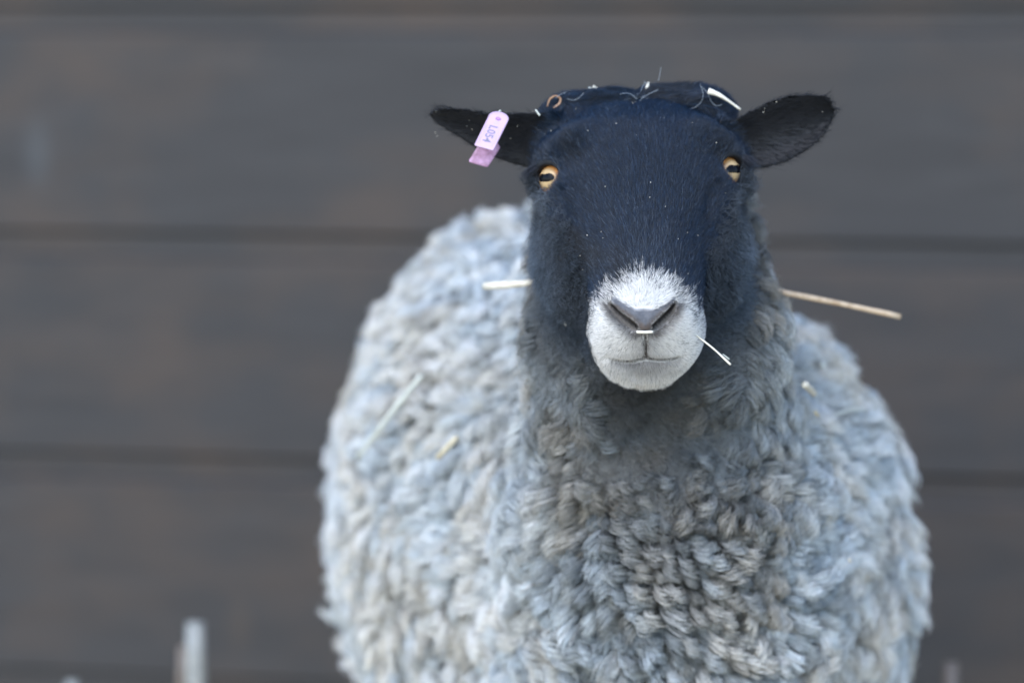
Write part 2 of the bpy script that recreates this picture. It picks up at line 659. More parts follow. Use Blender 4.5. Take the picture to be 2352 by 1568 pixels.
def surface_nets(gx, gy, gz, func):
    nx, ny, nz = len(gx), len(gy), len(gz)
    Fv = np.empty((nx, ny, nz), np.float32)
    YZ = np.stack(np.meshgrid(gy, gz, indexing='ij'), -1).reshape(-1, 2)
    for i0 in range(0, nx, 8):
        xs = gx[i0:i0 + 8]
        P = np.empty((len(xs), len(YZ), 3))
        P[..., 0] = xs[:, None]
        P[..., 1:] = YZ
        Fv[i0:i0 + len(xs)] = func(P.reshape(-1, 3)).reshape(len(xs), ny, nz)
    ins = Fv < 0
    c = np.zeros((nx - 1, ny - 1, nz - 1), np.int8)
    corners = [(i, j, k) for i in (0, 1) for j in (0, 1) for k in (0, 1)]
    for (i, j, k) in corners:
        c += ins[i:nx - 1 + i, j:ny - 1 + j, k:nz - 1 + k]
    act = (c > 0) & (c < 8)
    I, J, K = np.nonzero(act)
    acc = np.zeros((len(I), 3)); cnt = np.zeros(len(I))
    G = (gx, gy, gz)
    for a in corners:
        for ax in range(3):
            if a[ax]: continue
            b = list(a); b[ax] = 1
            fa = Fv[I + a[0], J + a[1], K + a[2]].astype(float)
            fb = Fv[I + b[0], J + b[1], K + b[2]].astype(float)
            m = (fa < 0) != (fb < 0)
            t = np.where(m, fa / np.where(m, fa - fb, 1), 0)
            pa = np.stack([gx[I + a[0]], gy[J + a[1]], gz[K + a[2]]], -1)
            pb = np.stack([gx[I + b[0]], gy[J + b[1]], gz[K + b[2]]], -1)
            acc += np.where(m[:, None], pa + (pb - pa) * t[:, None], 0)
            cnt += m
    V = acc / np.maximum(cnt, 1)[:, None]
    size = np.minimum(np.minimum(gx[I + 1] - gx[I], gy[J + 1] - gy[J]), gz[K + 1] - gz[K])
    ids = -np.ones(act.shape, np.int64)
    ids[I, J, K] = np.arange(len(I))
    quads = []
    # edges along x, y, z
    for ax in range(3):
        sl0 = [slice(1, n_ - 1) for n_ in (nx, ny, nz)]
        sl1 = list(sl0)
        sl0[ax] = slice(0, (nx, ny, nz)[ax] - 1)
        sl1[ax] = slice(1, (nx, ny, nz)[ax])
        a, b = ins[tuple(sl0)], ins[tuple(sl1)]
        m = a != b
        off = [1, 1, 1]; off[ax] = 0
        e = np.stack(np.nonzero(m), -1) + off
        flip = a[m]
        u_, w_ = (ax + 1) % 3, (ax + 2) % 3
        du = np.zeros(3, int); du[u_] = 1
        dw = np.zeros(3, int); dw[w_] = 1
        q = []
        for o in (-du - dw, -dw, 0 * du, -du):
            g = e + o
            q.append(ids[g[:, 0], g[:, 1], g[:, 2]])
        q = np.stack(q, -1)
        q[~flip] = q[~flip][:, ::-1]
        quads.append(q[(q >= 0).all(1)])
    return V, np.concatenate(quads), size


def gradient(func, P, e=0.0006):
    g = np.empty_like(P)
    for k in range(3):
        d = np.zeros(3); d[k] = e
        g[:, k] = (func(P + d) - func(P - d)) / (2 * e)
    return g


hx = H0[0]
gx = np.concatenate([
    np.arange(-0.30, hx - 0.185, 0.011), np.arange(hx - 0.185, hx - 0.088, 0.0024),
    np.arange(hx - 0.088, hx + 0.088, 0.0017), np.arange(hx + 0.088, hx + 0.18, 0.0024), np.arange(hx + 0.18, 0.46, 0.011)])
y_n, y_f = H0[1] - 0.135, H0[1] + 0.085
gy = np.concatenate([np.arange(y_n - 0.09, y_n, 0.009), np.arange(y_n, y_f, 0.0018), np.arange(y_f, 1.05, 0.011)])
z_b, z_t = H0[2] - 0.185, H0[2] + 0.095
gz = np.concatenate([np.arange(-0.02, z_b, 0.011), np.arange(z_b, z_t, 0.0018), np.arange(z_t, z_t + 0.05, 0.011)])
BV, BQ, BS = surface_nets(gx, gy, gz, f_total)
for _ in range(3):
    fv = f_total(BV); gv = gradient(f_total, BV)
    st = fv / np.maximum((gv * gv).sum(1), 0.05)
    st = np.clip(st, -BS * 0.6, BS * 0.6)
    BV = BV - gv * st[:, None]
BN = unit(gradient(f_total, BV, 0.001))
print('body', len(BV), len(BQ))

# ------------------------------------------------------------------ region values on the skin
def seg_dist_px(u, v, pts):
    d = None
    for (a, b) in zip(pts[:-1], pts[1:]):
        ax, ay = a; bx, by = b
        t = np.clip(((u - ax) * (bx - ax) + (v - ay) * (by - ay)) / ((bx - ax) ** 2 + (by - ay) ** 2), 0, 1)
        e = np.hypot(u - ax - t * (bx - ax), v - ay - t * (by - ay))
        d = e if d is None else np.minimum(d, e)
    return d


def poly_sd(u, v, poly):
    d = seg_dist_px(u, v, poly + poly[:1])
    ins = np.zeros(u.shape, bool)
    n = len(poly)
    for i in range(n):
        (x0, y0), (x1, y1) = poly[i], poly[(i + 1) % n]
        if y0 == y1: continue
        c = ((y0 > v) != (y1 > v)) & (u < (x1 - x0) * (v - y0) / (y1 - y0) + x0)
        ins ^= c
    return np.where(ins, d, -d)


WHITE_POLY = [(1476, 640), (1446, 652), (1414, 671), (1387, 698), (1362, 722), (1350, 770), (1352, 830), (1380, 880),
              (1420, 925), (1480, 940), (1545, 922), (1590, 875), (1608, 820), (1611, 765), (1596, 726), (1570, 694), (1540, 668), (1508, 651)]
PAD_POLY = [(1403, 684), (1416, 684), (1440, 700), (1460, 711), (1477, 709), (1498, 711), (1520, 699), (1540, 683), (1552, 682),
            (1545, 698), (1520, 722), (1499, 743), (1497, 756), (1483, 764), (1466, 756), (1464, 743), (1440, 725), (1410, 704)]

HEADN = H0 + 0.09 * EA


def regions(P):
    """face (1) or wool (0), white muzzle share, nose leather share, which ear"""
    fb = f_body(P)
    fh = f_head_raw(P)
    el, er = f_ear(P, -1), f_ear(P, 1)
    fe = np.minimum(el, er)
    x, s, h = head_local(P)
    m = np.minimum(fh, fe) - fb
    u, v, z = proj(P)
    face = 1 - sstep(-0.012, 0.014, m + (vnoise(P, 70.0) - 0.5) * 0.008)
    lim = np.interp(s, [-0.02, 0.02, 0.05, 0.09, 0.13, 0.16], [0.095, 0.070, 0.0565, 0.050, 0.052, 0.060]) + np.clip(h + 0.02, -0.03, 0.04) * 0.35
    cheek = sstep(-0.014, 0.017, np.abs(x) - lim + (vnoise(P, 80.0, 5.0) - 0.5) * 0.007) * (s > -0.02) * (fe > 0.004)
    face = face * (1 - cheek)
    front = (s > 0.04) & (h > -0.11) & (np.abs(x) < 0.075)
    sdw = poly_sd(u, v, WHITE_POLY) + (vnoise(P, 160.0) - 0.5) * 26
    white = np.where(front, sstep(-34, 24, sdw), 0) * sstep(0.3, 0.7, face)
    # under the jaw stays black
    pad = np.where(front & (h > -0.05), sstep(-5, 4, poly_sd(u, v, PAD_POLY)), 0)
    ear = np.where((fe < fh - 0.002) & (np.abs(x) > 0.068), np.where(x > 0, 2, 1), 0)
    return dict(face=face, white=white, pad=pad, ear=ear, x=x, s=s, h=h, u=u, v=v, m=m)


def wool_albedo(P):
    """fleece colour: black under the jaw, grey throat and breast, pale flanks"""
    c0 = at(1490, 860, 2.40)
    q = P - c0
    lat, ver, dep = q @ RIGHT, q @ UP, q @ FWD
    lat = lat - 0.06 * np.clip(-ver, 0, 0.5)
    d = np.sqrt((lat * 1.0) ** 2 + (np.where(ver > 0, ver * 0.55, ver * 0.62)) ** 2 + (dep * 1.0) ** 2)
    d = d + (vnoise(P, 22.0) - 0.5) * 0.035
    L = np.interp(d, [0.0, 0.030, 0.05, 0.08, 0.125, 0.165, 0.23, 0.32], [0.015, 0.040, 0.090, 0.185, 0.29, 0.39, 0.50, 0.56])
    fh = f_head_raw(P)
    x, s, h = head_local(P)
    cap = np.interp(fh + (vnoise(P, 40.0, 2.0) - 0.5) * 0.02, [-0.004, 0.010, 0.030, 0.060, 0.10], [0.034, 0.055, 0.11, 0.25, 0.75])
    side = np.interp(np.abs(x) + (vnoise(P, 55.0, 8.0) - 0.5) * 0.012, [0.050, 0.062, 0.074, 0.090], [0.0, 0.040, 0.085, 0.17]) * sstep(0.0, 0.03, s) * (s < 0.2)
    return np.minimum(L, np.maximum(cap, np.minimum(side, L)))


GRAY_COOL = np.array([0.91, 1.0, 1.06])
GRAY_WARM = np.array([1.03, 1.0, 0.93])

RG = regions(BV)
skin = np.empty((len(BV), 3))
wl = wool_albedo(BV)
skin[:] = (wl * 0.30)[:, None] * np.array([1.0, 0.97, 0.92])
skin = mix(skin, (0.010, 0.011, 0.014), RG['face'])
skin = mix(skin, (0.58, 0.57, 0.56), RG['white'])
dlow = seg_dist_px(RG['u'], RG['v'], [(1405, 703), (1440, 727), (1464, 745), (1483, 760), (1499, 745), (1520, 724), (1547, 700)])
padc = mix((0.15, 0.155, 0.175), (0.17, 0.125, 0.10), (1 - sstep(3, 14, dlow)) * (0.4 + 0.6 * vnoise(BV, 300.0)))
padc = padc * 0.62 * (0.8 + 0.4 * vnoise(BV, 420.0))[:, None]
skin = mix(skin, padc, RG['pad'])
# recess shade painted into nostrils, cleft, mouth line and hollow under each nostril
u, v = RG['u'], RG['v']
frontm = (RG['s'] > 0.08)
dn = np.minimum(seg_dist_px(u, v, [(1406, 702), (1418, 716), (1438, 732), (1461, 749)]), seg_dist_px(u, v, [(1547, 700), (1538, 714), (1521, 731), (1501, 748)]))
skin = mix(skin, (0.10, 0.09, 0.082), np.where(frontm & (RG['pad'] < 0.5), (1 - sstep(9, 22, dn)), 0))
skin = mix(skin, (0.012, 0.010, 0.010), np.where(frontm, (1 - sstep(2.5, 6.5, dn)), 0))
dm = np.minimum(seg_dist_px(u, v, [(1482, 770), (1484, 790), (1483, 816)]) * 1.3,
                seg_dist_px(u, v, [(1412, 825), (1430, 828), (1455, 828), (1483, 821), (1508, 825), (1532, 825), (1554, 820)]))
skin = mix(skin, (0.05, 0.045, 0.045), np.where(frontm, 1 - sstep(2, 7, dm), 0))
is_leg = (BV[:, 2] < 0.30) & (f_legs(BV) < f_body(BV))
skin[is_leg] = (0.018, 0.018, 0.02)

sheep = empty('sheep', (0.12, 0.42, 0.0))
tag(sheep, 'woolly grey sheep with black face and white muzzle looking at the camera', 'sheep')
bpy.context.view_layer.update()


def body_mesh():
    m, nt, b = new_mat('sheep_skin')
    a = nt.nodes.new('ShaderNodeAttribute'); a.attribute_name = 'col'
    nt.links.new(a.outputs['Color'], b.inputs['Base Color'])
    b.inputs['Roughness'].default_value = 0.5
    b.inputs['Specular IOR Level'].default_value = 0.2
    tc = nt.nodes.new('ShaderNodeTexCoord')
    n = nt.nodes.new('ShaderNodeTexVoronoi'); n.inputs['Scale'].default_value = 480
    nt.links.new(tc.outputs['Object'], n.inputs['Vector'])
    bp = nt.nodes.new('ShaderNodeBump'); bp.inputs['Strength'].default_value = 0.35; bp.inputs['Distance'].default_value = 0.0008
    nt.links.new(n.outputs['Distance'], bp.inputs['Height']); nt.links.new(bp.outputs['Normal'], b.inputs['Normal'])
    me = bpy.data.meshes.new('body')
    me.vertices.add(len(BV)); me.vertices.foreach_set('co', BV.astype(np.float32).ravel())
    me.loops.add(len(BQ) * 4); me.loops.foreach_set('vertex_index', BQ.astype(np.int32).ravel())
    me.polygons.add(len(BQ)); me.polygons.foreach_set('loop_start', np.arange(0, len(BQ) * 4, 4, dtype=np.int32))
    me.polygons.foreach_set('use_smooth', np.ones(len(BQ), bool))
    me.update(calc_edges=True); me.validate()
    ca = me.attributes.new('col', 'FLOAT_COLOR', 'POINT')
    ca.data.foreach_set('color', np.concatenate([skin, np.ones((len(BV), 1))], 1).astype(np.float32).ravel())
    me.materials.append(m)
    o = bpy.data.objects.new('body', me)
    return link(o, sheep)


body_mesh()
# --- FUR SECTION
# ------------------------------------------------------------------ fur and fleece, strand by strand
TRI = np.concatenate([BQ[:, [0, 1, 2]], BQ[:, [0, 2, 3]]])
_a, _b, _c = BV[TRI[:, 0]], BV[TRI[:, 1]], BV[TRI[:, 2]]
T_AREA = 0.5 * np.linalg.norm(np.cross(_b - _a, _c - _a), axis=1)
V_VIS = np.clip((BN * unit(CAM - BV)).sum(1) * 2.5 + 0.85, 0.10, 1.0)


def scatter(dens, n):
    """n roots on the skin; dens is a value per vertex"""
    w = T_AREA * dens[TRI].mean(1)
    cs = np.cumsum(w)
    t = TRI[np.searchsorted(cs, rng.random(n) * cs[-1])]
    r1, r2 = np.sqrt(rng.random(n)), rng.random(n)
    k = np.stack([1 - r1, r1 * (1 - r2), r1 * r2], 1)[..., None]
    P = (BV[t] * k).sum(1)
    N = unit((BN[t] * k).sum(1))
    return P, N


def tangent(D, N):
    return unit(D - (D * N).sum(-1, keepdims=True) * N)


def strands(name, pts, rad, col, mat, parent, kind=None, label=None):
    """pts (n, m, 3); rad (n, m) or (m,); col (n, 3) or (n, m, 3)"""
    n, m, _ = pts.shape
    hc = bpy.data.hair_curves.new(name)
    hc.add_curves([m] * n)
    hc.attributes['position'].data.foreach_set('vector', pts.astype(np.float32).ravel())
    ra = hc.attributes.new('radius', 'FLOAT', 'POINT')
    ra.data.foreach_set('value', np.broadcast_to(rad, (n, m)).astype(np.float32).ravel())
    ca = hc.attributes.new('col', 'FLOAT_COLOR', 'CURVE' if col.ndim == 2 else 'POINT')
    c4 = np.concatenate([col, np.ones(col.shape[:-1] + (1,))], -1).astype(np.float32)
    ca.data.foreach_set('color', c4.ravel())
    hc.materials.append(mat)
    o = bpy.data.objects.new(name, hc)
    link(o, parent)
    if kind: o['kind'] = kind
    if label: o['label'] = label
    return o


def lay(P, N, D, L, m, lift, curl=0.0, flat=0.65, cfreq=1.5):
    """short hair lying along D, lifted off the skin at the root"""
    n = len(P)
    t = np.linspace(0, 1, m)
    L = np.broadcast_to(L, (n,))[:, None, None]
    lift = np.broadcast_to(lift, (n,))[:, None]
    along = t * 0.92
    out = lift * (t - flat * 0.5 * t * t)
    pts = P[:, None] + L * (D[:, None] * along[None, :, None] + N[:, None] * out[..., None])
    if curl is not None and np.any(curl):
        B = np.cross(N, D)
        ph = rng.random((n, 1)) * 6.283
        fr = cfreq * (0.7 + 0.6 * rng.random((n, 1)))
        w = np.broadcast_to(curl, (n,))[:, None] * t[None]
        pts = pts + (B[:, None] * (np.sin(6.283 * fr * t + ph) - np.sin(ph))[..., None] + N[:, None] * 0.6 * (np.cos(6.283 * fr * t + ph) - np.cos(ph))[..., None]) * w[..., None]
    return pts


mat_black = attr_mat('face_hair', 0.30, 0.34)
mat_ear = attr_mat('ear_hair', 0.5, 0.25)
mat_white = attr_mat('muzzle_hair', 0.55, 0.35)
mat_wool = attr_mat('wool', 0.6, 0.25)


def eye_clear(P):
    """0 over the open eye and its lid rims, 1 elsewhere; and distance to the nearer eye"""
    keep = np.ones(len(P)); near = np.full(len(P), 1.0)
    for sx, c, o, g in EYES:
        a, b = eye_frame(o)
        q = P - c
        r = np.sqrt(((q @ a) / 0.0144) ** 2 + ((q @ b) / 0.0136) ** 2)
        keep = np.where((r < 1.0) & (q @ o > -0.004), 0, keep)
        near = np.minimum(near, np.linalg.norm(q, axis=1))
    return keep, near


def face_fur():
    keepv, nearv = eye_clear(BV)
    dens = RG['face'] * (1 - RG['pad']) * (RG['ear'] == 0) * V_VIS * keepv
    dens = dens * np.where(RG['white'] > 0.4, 2.6, 1.0) * np.where(is_leg, 0, 1)
    P, N = scatter(dens, 230000)
    R = regions(P)
    keep, near = eye_clear(P)
    u, v = R['u'], R['v']
    dgro = np.minimum(seg_dist_px(u, v, [(1482, 768), (1484, 790), (1483, 816)]) * 1.4,
                      seg_dist_px(u, v, [(1412, 825), (1430, 828), (1455, 828), (1483, 821), (1508, 825), (1532, 825), (1554, 820)]))
    dnos = np.minimum(seg_dist_px(u, v, [(1406, 702), (1418, 716), (1438, 732), (1461, 749)]), seg_dist_px(u, v, [(1547, 700), (1538, 714), (1521, 731), (1501, 748)]))
    low = R['s'] > 0.08
    ok = (keep > 0) & ~(low & (dgro < 2.4 + 1.0 * np.exp(-((u - 1483) / 30.0) ** 2))) & ~(low & (dnos < 8.5)) & (R['pad'] < 0.5)
    P, N, near, dgro, dnos, low = P[ok], N[ok], near[ok], dgro[ok], dnos[ok], low[ok]
    R = {k: q[ok] for k, q in R.items()}
    n = len(P)
    src = nose_tip + 0.012 * FWD
    D = P - src
    # the brow hair stands up and outwards, the crown sweeps to both sides of the parting
    crown = sstep(-0.030, -0.075, R['s']) * sstep(-0.03, 0.01, R['h'] + 0.03)
    side = np.sign(R['x'] + 0.002 + 0.004 * vnoise(P, 60.0))
    D = unit(D) + (crown * 1.4)[:, None] * (side[:, None] * EX - 0.15 * UPR)
    D = D + vvec(P, 30.0) * 0.28 + vvec(P, 90.0, 5.0) * 0.22 + rng.normal(0, 0.12, (n, 3))
    # hair flows round the eyes
    for sx, c, o, g in EYES:
        q = P - c
        w = np.exp(-(np.linalg.norm(q, axis=1) / 0.022) ** 2)
        D = D + (w * 1.1)[:, None] * unit(q)
    chinw = sstep(805, 870, R['v']) * (R['white'] > 0.2)
    D = D + chinw[:, None] * (-0.9 * UP)
    D = tangent(D, N)
    D = unit(D + (0.55 * chinw)[:, None] * (-UP))
    L = 0.0085 * (0.75 + 0.5 * rng.random(n))
    L = L * mix1(1, 0.62, R['white'])
    L = L * (1 + 0.5 * crown)
    L = np.where(near < 0.026, L * np.clip(0.35 + (near - 0.017) / 0.018, 0.3, 1.1), L)
    L = L * np.where(low, np.clip(0.45 + dgro / 26, 0.45, 1), 1) * np.where(low, np.clip(0.35 + dnos / 40, 0.4, 1), 1)
    # longer on jaw and chin rims
    L = L * (1 + (0.25 + 0.75 * vnoise(P, 190.0)) * sstep(815, 880, R['v']) * (R['white'] > 0.2))
    L = L * (1 + 0.9 * sstep(0.9, 0.4, R['face']) * (R['white'] < 0.3))
    lift = 0.42 + 0.25 * rng.random(n) - 0.10 * R['white'] + 0.1 * crown + 0.35 * chinw
    pts = lay(P, N, D, L, 5, lift, curl=0.0006 + 0.001 * crown, cfreq=0.8)
    pts = pts - N[:, None] * 0.0006
    rad = np.array([0.00011, 0.00011, 0.0001, 0.00007, 0.00002])
    iswhite = rng.random(n) < np.clip(R['white'] * 1.02, 0, 0.985)
    grey = (rng.random(n) < 0.06 + 0.30 * np.exp(-np.abs(poly_sd(R['u'], R['v'], WHITE_POLY)) / 40.0) * (R['s'] > 0.03) + 0.16 * np.exp(-((near - 0.020) / 0.007) ** 2)
            + 0.20 * np.exp(-((R['u'] - 1482) / 55.0) ** 2) * sstep(430, 600, R['v']) * (R['s'] > 0.0))
    k = np.clip(rng.lognormal(0, 0.55, n), 0.25, 4.0)[:, None]
    col = np.array([0.0050, 0.0135, 0.0300]) * k  # blue sky sheen tinted into the black hair colour
    patch = sstep(0.52, 0.72, vnoise(P, 24.0, 9.0))
    col = mix(col, np.array([0.0080, 0.0110, 0.0165]) * k, patch)
    col = np.where(grey[:, None], np.array([0.050, 0.064, 0.088]) * np.minimum(k, 2.2), col)
    u, v = R['u'], R['v']
    below = np.where(v > np.interp(u, [1400, 1483, 1550], [700, 758, 698]), 1.0, 0.25)
    dark_tone = np.where(low, 1 - sstep(10, 32, dnos), 0) * 1.0 * below + np.where(low, 1 - sstep(2, 13, dgro), 0) * 0.5  # shade of nostril hollows and mouth grooves painted into the white fur
    dark_tone = dark_tone + 0.62 * np.exp(-((u - 1484) / 62.0) ** 2 - ((v - 838) / 12.0) ** 2) + 0.45 * np.exp(-((u - 1483) / 30.0) ** 2 - ((v - 785) / 24.0) ** 2)  # grey patches on lower lip and lip cleft
    dark_tone = dark_tone + 0.30 * np.exp(-((u - 1480) / 70.0) ** 2 - ((v - 812) / 8.0) ** 2)
    wc = np.array([0.77, 0.755, 0.73]) * np.clip(rng.normal(1, 0.15, (n, 1)), 0.5, 1.22)
    wc = mix(wc, np.array([0.13, 0.12, 0.115]), np.clip(dark_tone, 0, 1))
    # stained chin tip
    chin = np.exp(-((R['u'] - 1470) / 45.0) ** 2 - ((R['v'] - 905) / 30.0) ** 2)
    wc = mix(wc, np.array([0.50, 0.38, 0.24]), chin * 0.6)
    dark_in = iswhite & (rng.random(n) < 0.03)
    wc[dark_in] = np.array([0.05, 0.05, 0.055])
    o = strands('face_fur', pts[~iswhite], rad, col[~iswhite], mat_black, sheep)
    strands('muzzle_fur', pts[iswhite], rad, np.clip(wc[iswhite], 0, 1), mat_white, sheep, label='short white fur round nose and mouth')


def mix1(a, b, t):
    return a * (1 - t) + b * t


def ear_fur():
    for e, sx in ((1, -1), (2, 1)):
        dens = (RG['ear'] == e) * np.clip(V_VIS + 0.35, 0, 1)
        P, N = scatter(dens.astype(float), 42000)
        R = regions(P)
        n = len(P)
        D = sx * RIGHT + (0.25 if sx > 0 else 0.22) * UP
        # hair fans from the middle of the cup to the rims
        yc = (R['v'] - (288 if sx > 0 else 300)) / 60.0
        D = D - 0.35 * np.clip(yc, -1.5, 1.5)[:, None] * UP + vvec(P, 40.0) * 0.28 + rng.normal(0, 0.14, (n, 3))
        D = tangent(D, N)
        L = 0.0075 * (0.6 + 0.7 * rng.random(n))
        inner = ((N @ -FWD) > 0.2) & (rng.random(n) < 0.10)
        L = np.where(inner, L * 1.6, L)
        pts = lay(P, N, D, L, 5, 0.22 + 0.25 * rng.random(n), curl=0.0008, cfreq=0.7)
        k = np.clip(rng.lognormal(0, 0.35, n), 0.4, 2.5)[:, None]
        col = np.array([0.0045, 0.0060, 0.0090]) * k
        strands('ear_fur', pts, np.array([0.00013, 0.00014, 0.00012, 0.00009, 0.00003]), col, mat_ear, sheep)


def crown_tufts():
    """longer locks combed from the parting to both sides of the poll"""
    pts_all, col_all = [], []
    spots = []
    for i in range(170):
        sd_ = -1 if i % 2 == 0 else 1
        uu = 1470 + sd_ * (6 + 118 * random.random() ** 1.1)
        vv = 218 + 16 * random.random() + 0.10 * abs(uu - 1470)
        spots.append((uu, vv, sd_))
    H = hit([a[0] for a in spots], [a[1] for a in spots])
    for (uu, vv, sd_), p in zip(spots, H):
        m = 9
        t = np.linspace(0, 1, m)
        L = random.uniform(0.020, 0.036)
        nh = 60
        d0 = unit(sd_ * RIGHT * random.uniform(0.7, 1.1) + UP * random.uniform(-0.10, 0.50) - FWD * 0.10)
        d1 = unit(sd_ * RIGHT * random.uniform(0.4, 1.0) - UP * (random.uniform(0.1, 0.5) + 0.5 * abs(uu - 1470) / 120.0) - FWD * 0.12)
        c = p + 0.002 * (UP - FWD * 0.4) + L * (d0 * (t - 0.5 * t * t)[:, None] * 1.1 + d1 * (0.5 * t * t)[:, None] * 1.1)
        off = rng.normal(0, 0.0017, (nh, 1, 3)) * (1 - 0.45 * t)[None, :, None]
        w = rng.normal(0, 0.0012, (nh, 1, 3)) * np.sin(t * 5 + rng.random((nh, 1)) * 6)[..., None] * t[None, :, None]
        pts_all.append(c[None] + off + w)
        col_all.append(np.array([0.0050, 0.0130, 0.0280]) * np.clip(rng.lognormal(0, 0.4, (nh, 1)), 0.4, 2.5) * random.uniform(0.45, 1.5))  # same blue sheen painted into the poll hair
    # pale whorl at the parting
    p = hit([1463], [236])[0]
    m = 9; t = np.linspace(0, 1, m); nh = 260
    an = rng.random(nh) * 6.283
    d = np.cos(an)[:, None] * RIGHT + np.sin(an)[:, None] * UP * 0.8 - FWD * 0.7
    L = 0.006 + 0.008 * rng.random(nh)
    root = p + rng.normal(0, 0.0022, (nh, 3)) * np.array([1, .3, 1.0])
    pts_all.append(root[:, None] + (L[:, None] * t)[..., None] * unit(d)[:, None] - (L[:, None] * t ** 2)[..., None] * 0.25 * UP)
    col_all.append(np.full((nh, 3), 0.16) * np.array([0.85, 1.0, 1.2]) * rng.random((nh, 1)) * 1.3)
    strands('poll_hair', np.concatenate(pts_all), np.array([0.00014] * 6 + [0.00011, 0.00008, 0.00003]), np.concatenate(col_all), mat_black, sheep)


def lashes():
    P_, C_ = [], []
    m = 7; t = np.linspace(0, 1, m)
    for sx, c, o, g in EYES:
        a, b = eye_frame(o)
        for i in range(22):
            th = math.radians(random.uniform(15, 165))
            rim = c + a * 0.0125 * math.cos(th) + b * 0.0124 * math.sin(th) + o * (0.0115 - 0.006 * abs(math.cos(th)))
            out = unit(a * math.cos(th) * 1.0 + b * (0.75 + 0.3 * random.random()) + o * 0.5)
            if random.random() < 0.5: out = unit(out + sx * EX * 0.7)
            L = random.uniform(0.004, 0.009)
            P_.append(rim + L * (out * t[:, None] - 0.10 * UP * (t ** 2)[:, None]))
            C_.append(np.array([0.012, 0.014, 0.02]))
        # the outer tuft that hangs past the corner of the eye
        for i in range(140):
            rim = c + sx * EX * random.uniform(0.008, 0.0150) + b * random.uniform(0.0105, 0.0145) + o * random.uniform(0.002, 0.009)
            out = unit(sx * EX * 1.0 - UPR * random.uniform(0.25, 0.7) - FWD * random.uniform(-0.2, 0.3))
            L = random.uniform(0.008, 0.017)
            P_.append(rim + L * (out * t[:, None] - 0.2 * UP * (t ** 2)[:, None]))
            C_.append(np.array([0.012, 0.015, 0.024]) * random.uniform(0.6, 1.8))
    strands('eyelashes', np.array(P_), np.array([0.00014, 0.00014, 0.00013, 0.00012, 0.0001, 0.00007, 0.00003]), np.array(C_), mat_black, sheep)


def wool_tone(P, n, seed=0.0):
    w = vnoise(P, 17.0, 4.0 + seed) * 0.6 + vnoise(P, 60.0, 2.0 + seed) * 0.4
    c = mix(np.broadcast_to(GRAY_COOL, (n, 3)), np.broadcast_to(GRAY_WARM, (n, 3)), sstep(0.40, 0.68, w))
    near = 1 - sstep(0.004, 0.040, f_head_raw(P))
    return mix(c, (0.66, 1.0, 1.50), near * 0.55)  # bluish sheen tint carried onto wool near the face


def neck_fluff():
    """fine frizzy wool of cheeks, throat and neck"""
    wv = wool_albedo(BV)
    dens = (1 - RG['face']) * V_VIS * (1 - sstep(0.14, 0.24, wv)) * (BV[:, 2] > 0.3)
    n = 95000
    P, N = scatter(dens, n)
    L0 = wool_albedo(P)
    D = P - (H0 + 0.05 * EA)
    D = unit(D) * 0.8 - UP * 0.7 + vvec(P, 28.0) * 0.9 + vvec(P, 75.0, 3.0) * 0.7 + rng.normal(0, 0.3, (n, 3))
    D = tangent(D, N)
    ln = (0.010 + 0.012 * sstep(0.03, 0.2, L0)) * (0.7 + 0.6 * rng.random(n))
    pts = lay(P, N, D, ln, 10, 0.60 + 0.5 * rng.random(n), curl=0.0022 + 0.0012 * rng.random(n), flat=0.5, cfreq=1.9)
    # gather neighbouring strands softly
    cell = vvec(P, 120.0, 1.0) * 0.0035
    t = np.linspace(0, 1, 10)
    pts = pts + cell[:, None] * (t ** 1.3)[None, :, None]
    k = np.clip(rng.lognormal(0, 0.30, n), 0.5, 2.2)
    base = (L0 * k)[:, None] * wool_tone(P, n)
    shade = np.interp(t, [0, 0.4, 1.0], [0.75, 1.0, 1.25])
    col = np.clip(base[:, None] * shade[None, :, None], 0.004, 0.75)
    strands('neck_wool', pts, np.array([0.00012] * 7 + [0.0001, 0.00008, 0.00004]), col, mat_wool, sheep, label='fine dark grey wool on cheeks and throat')


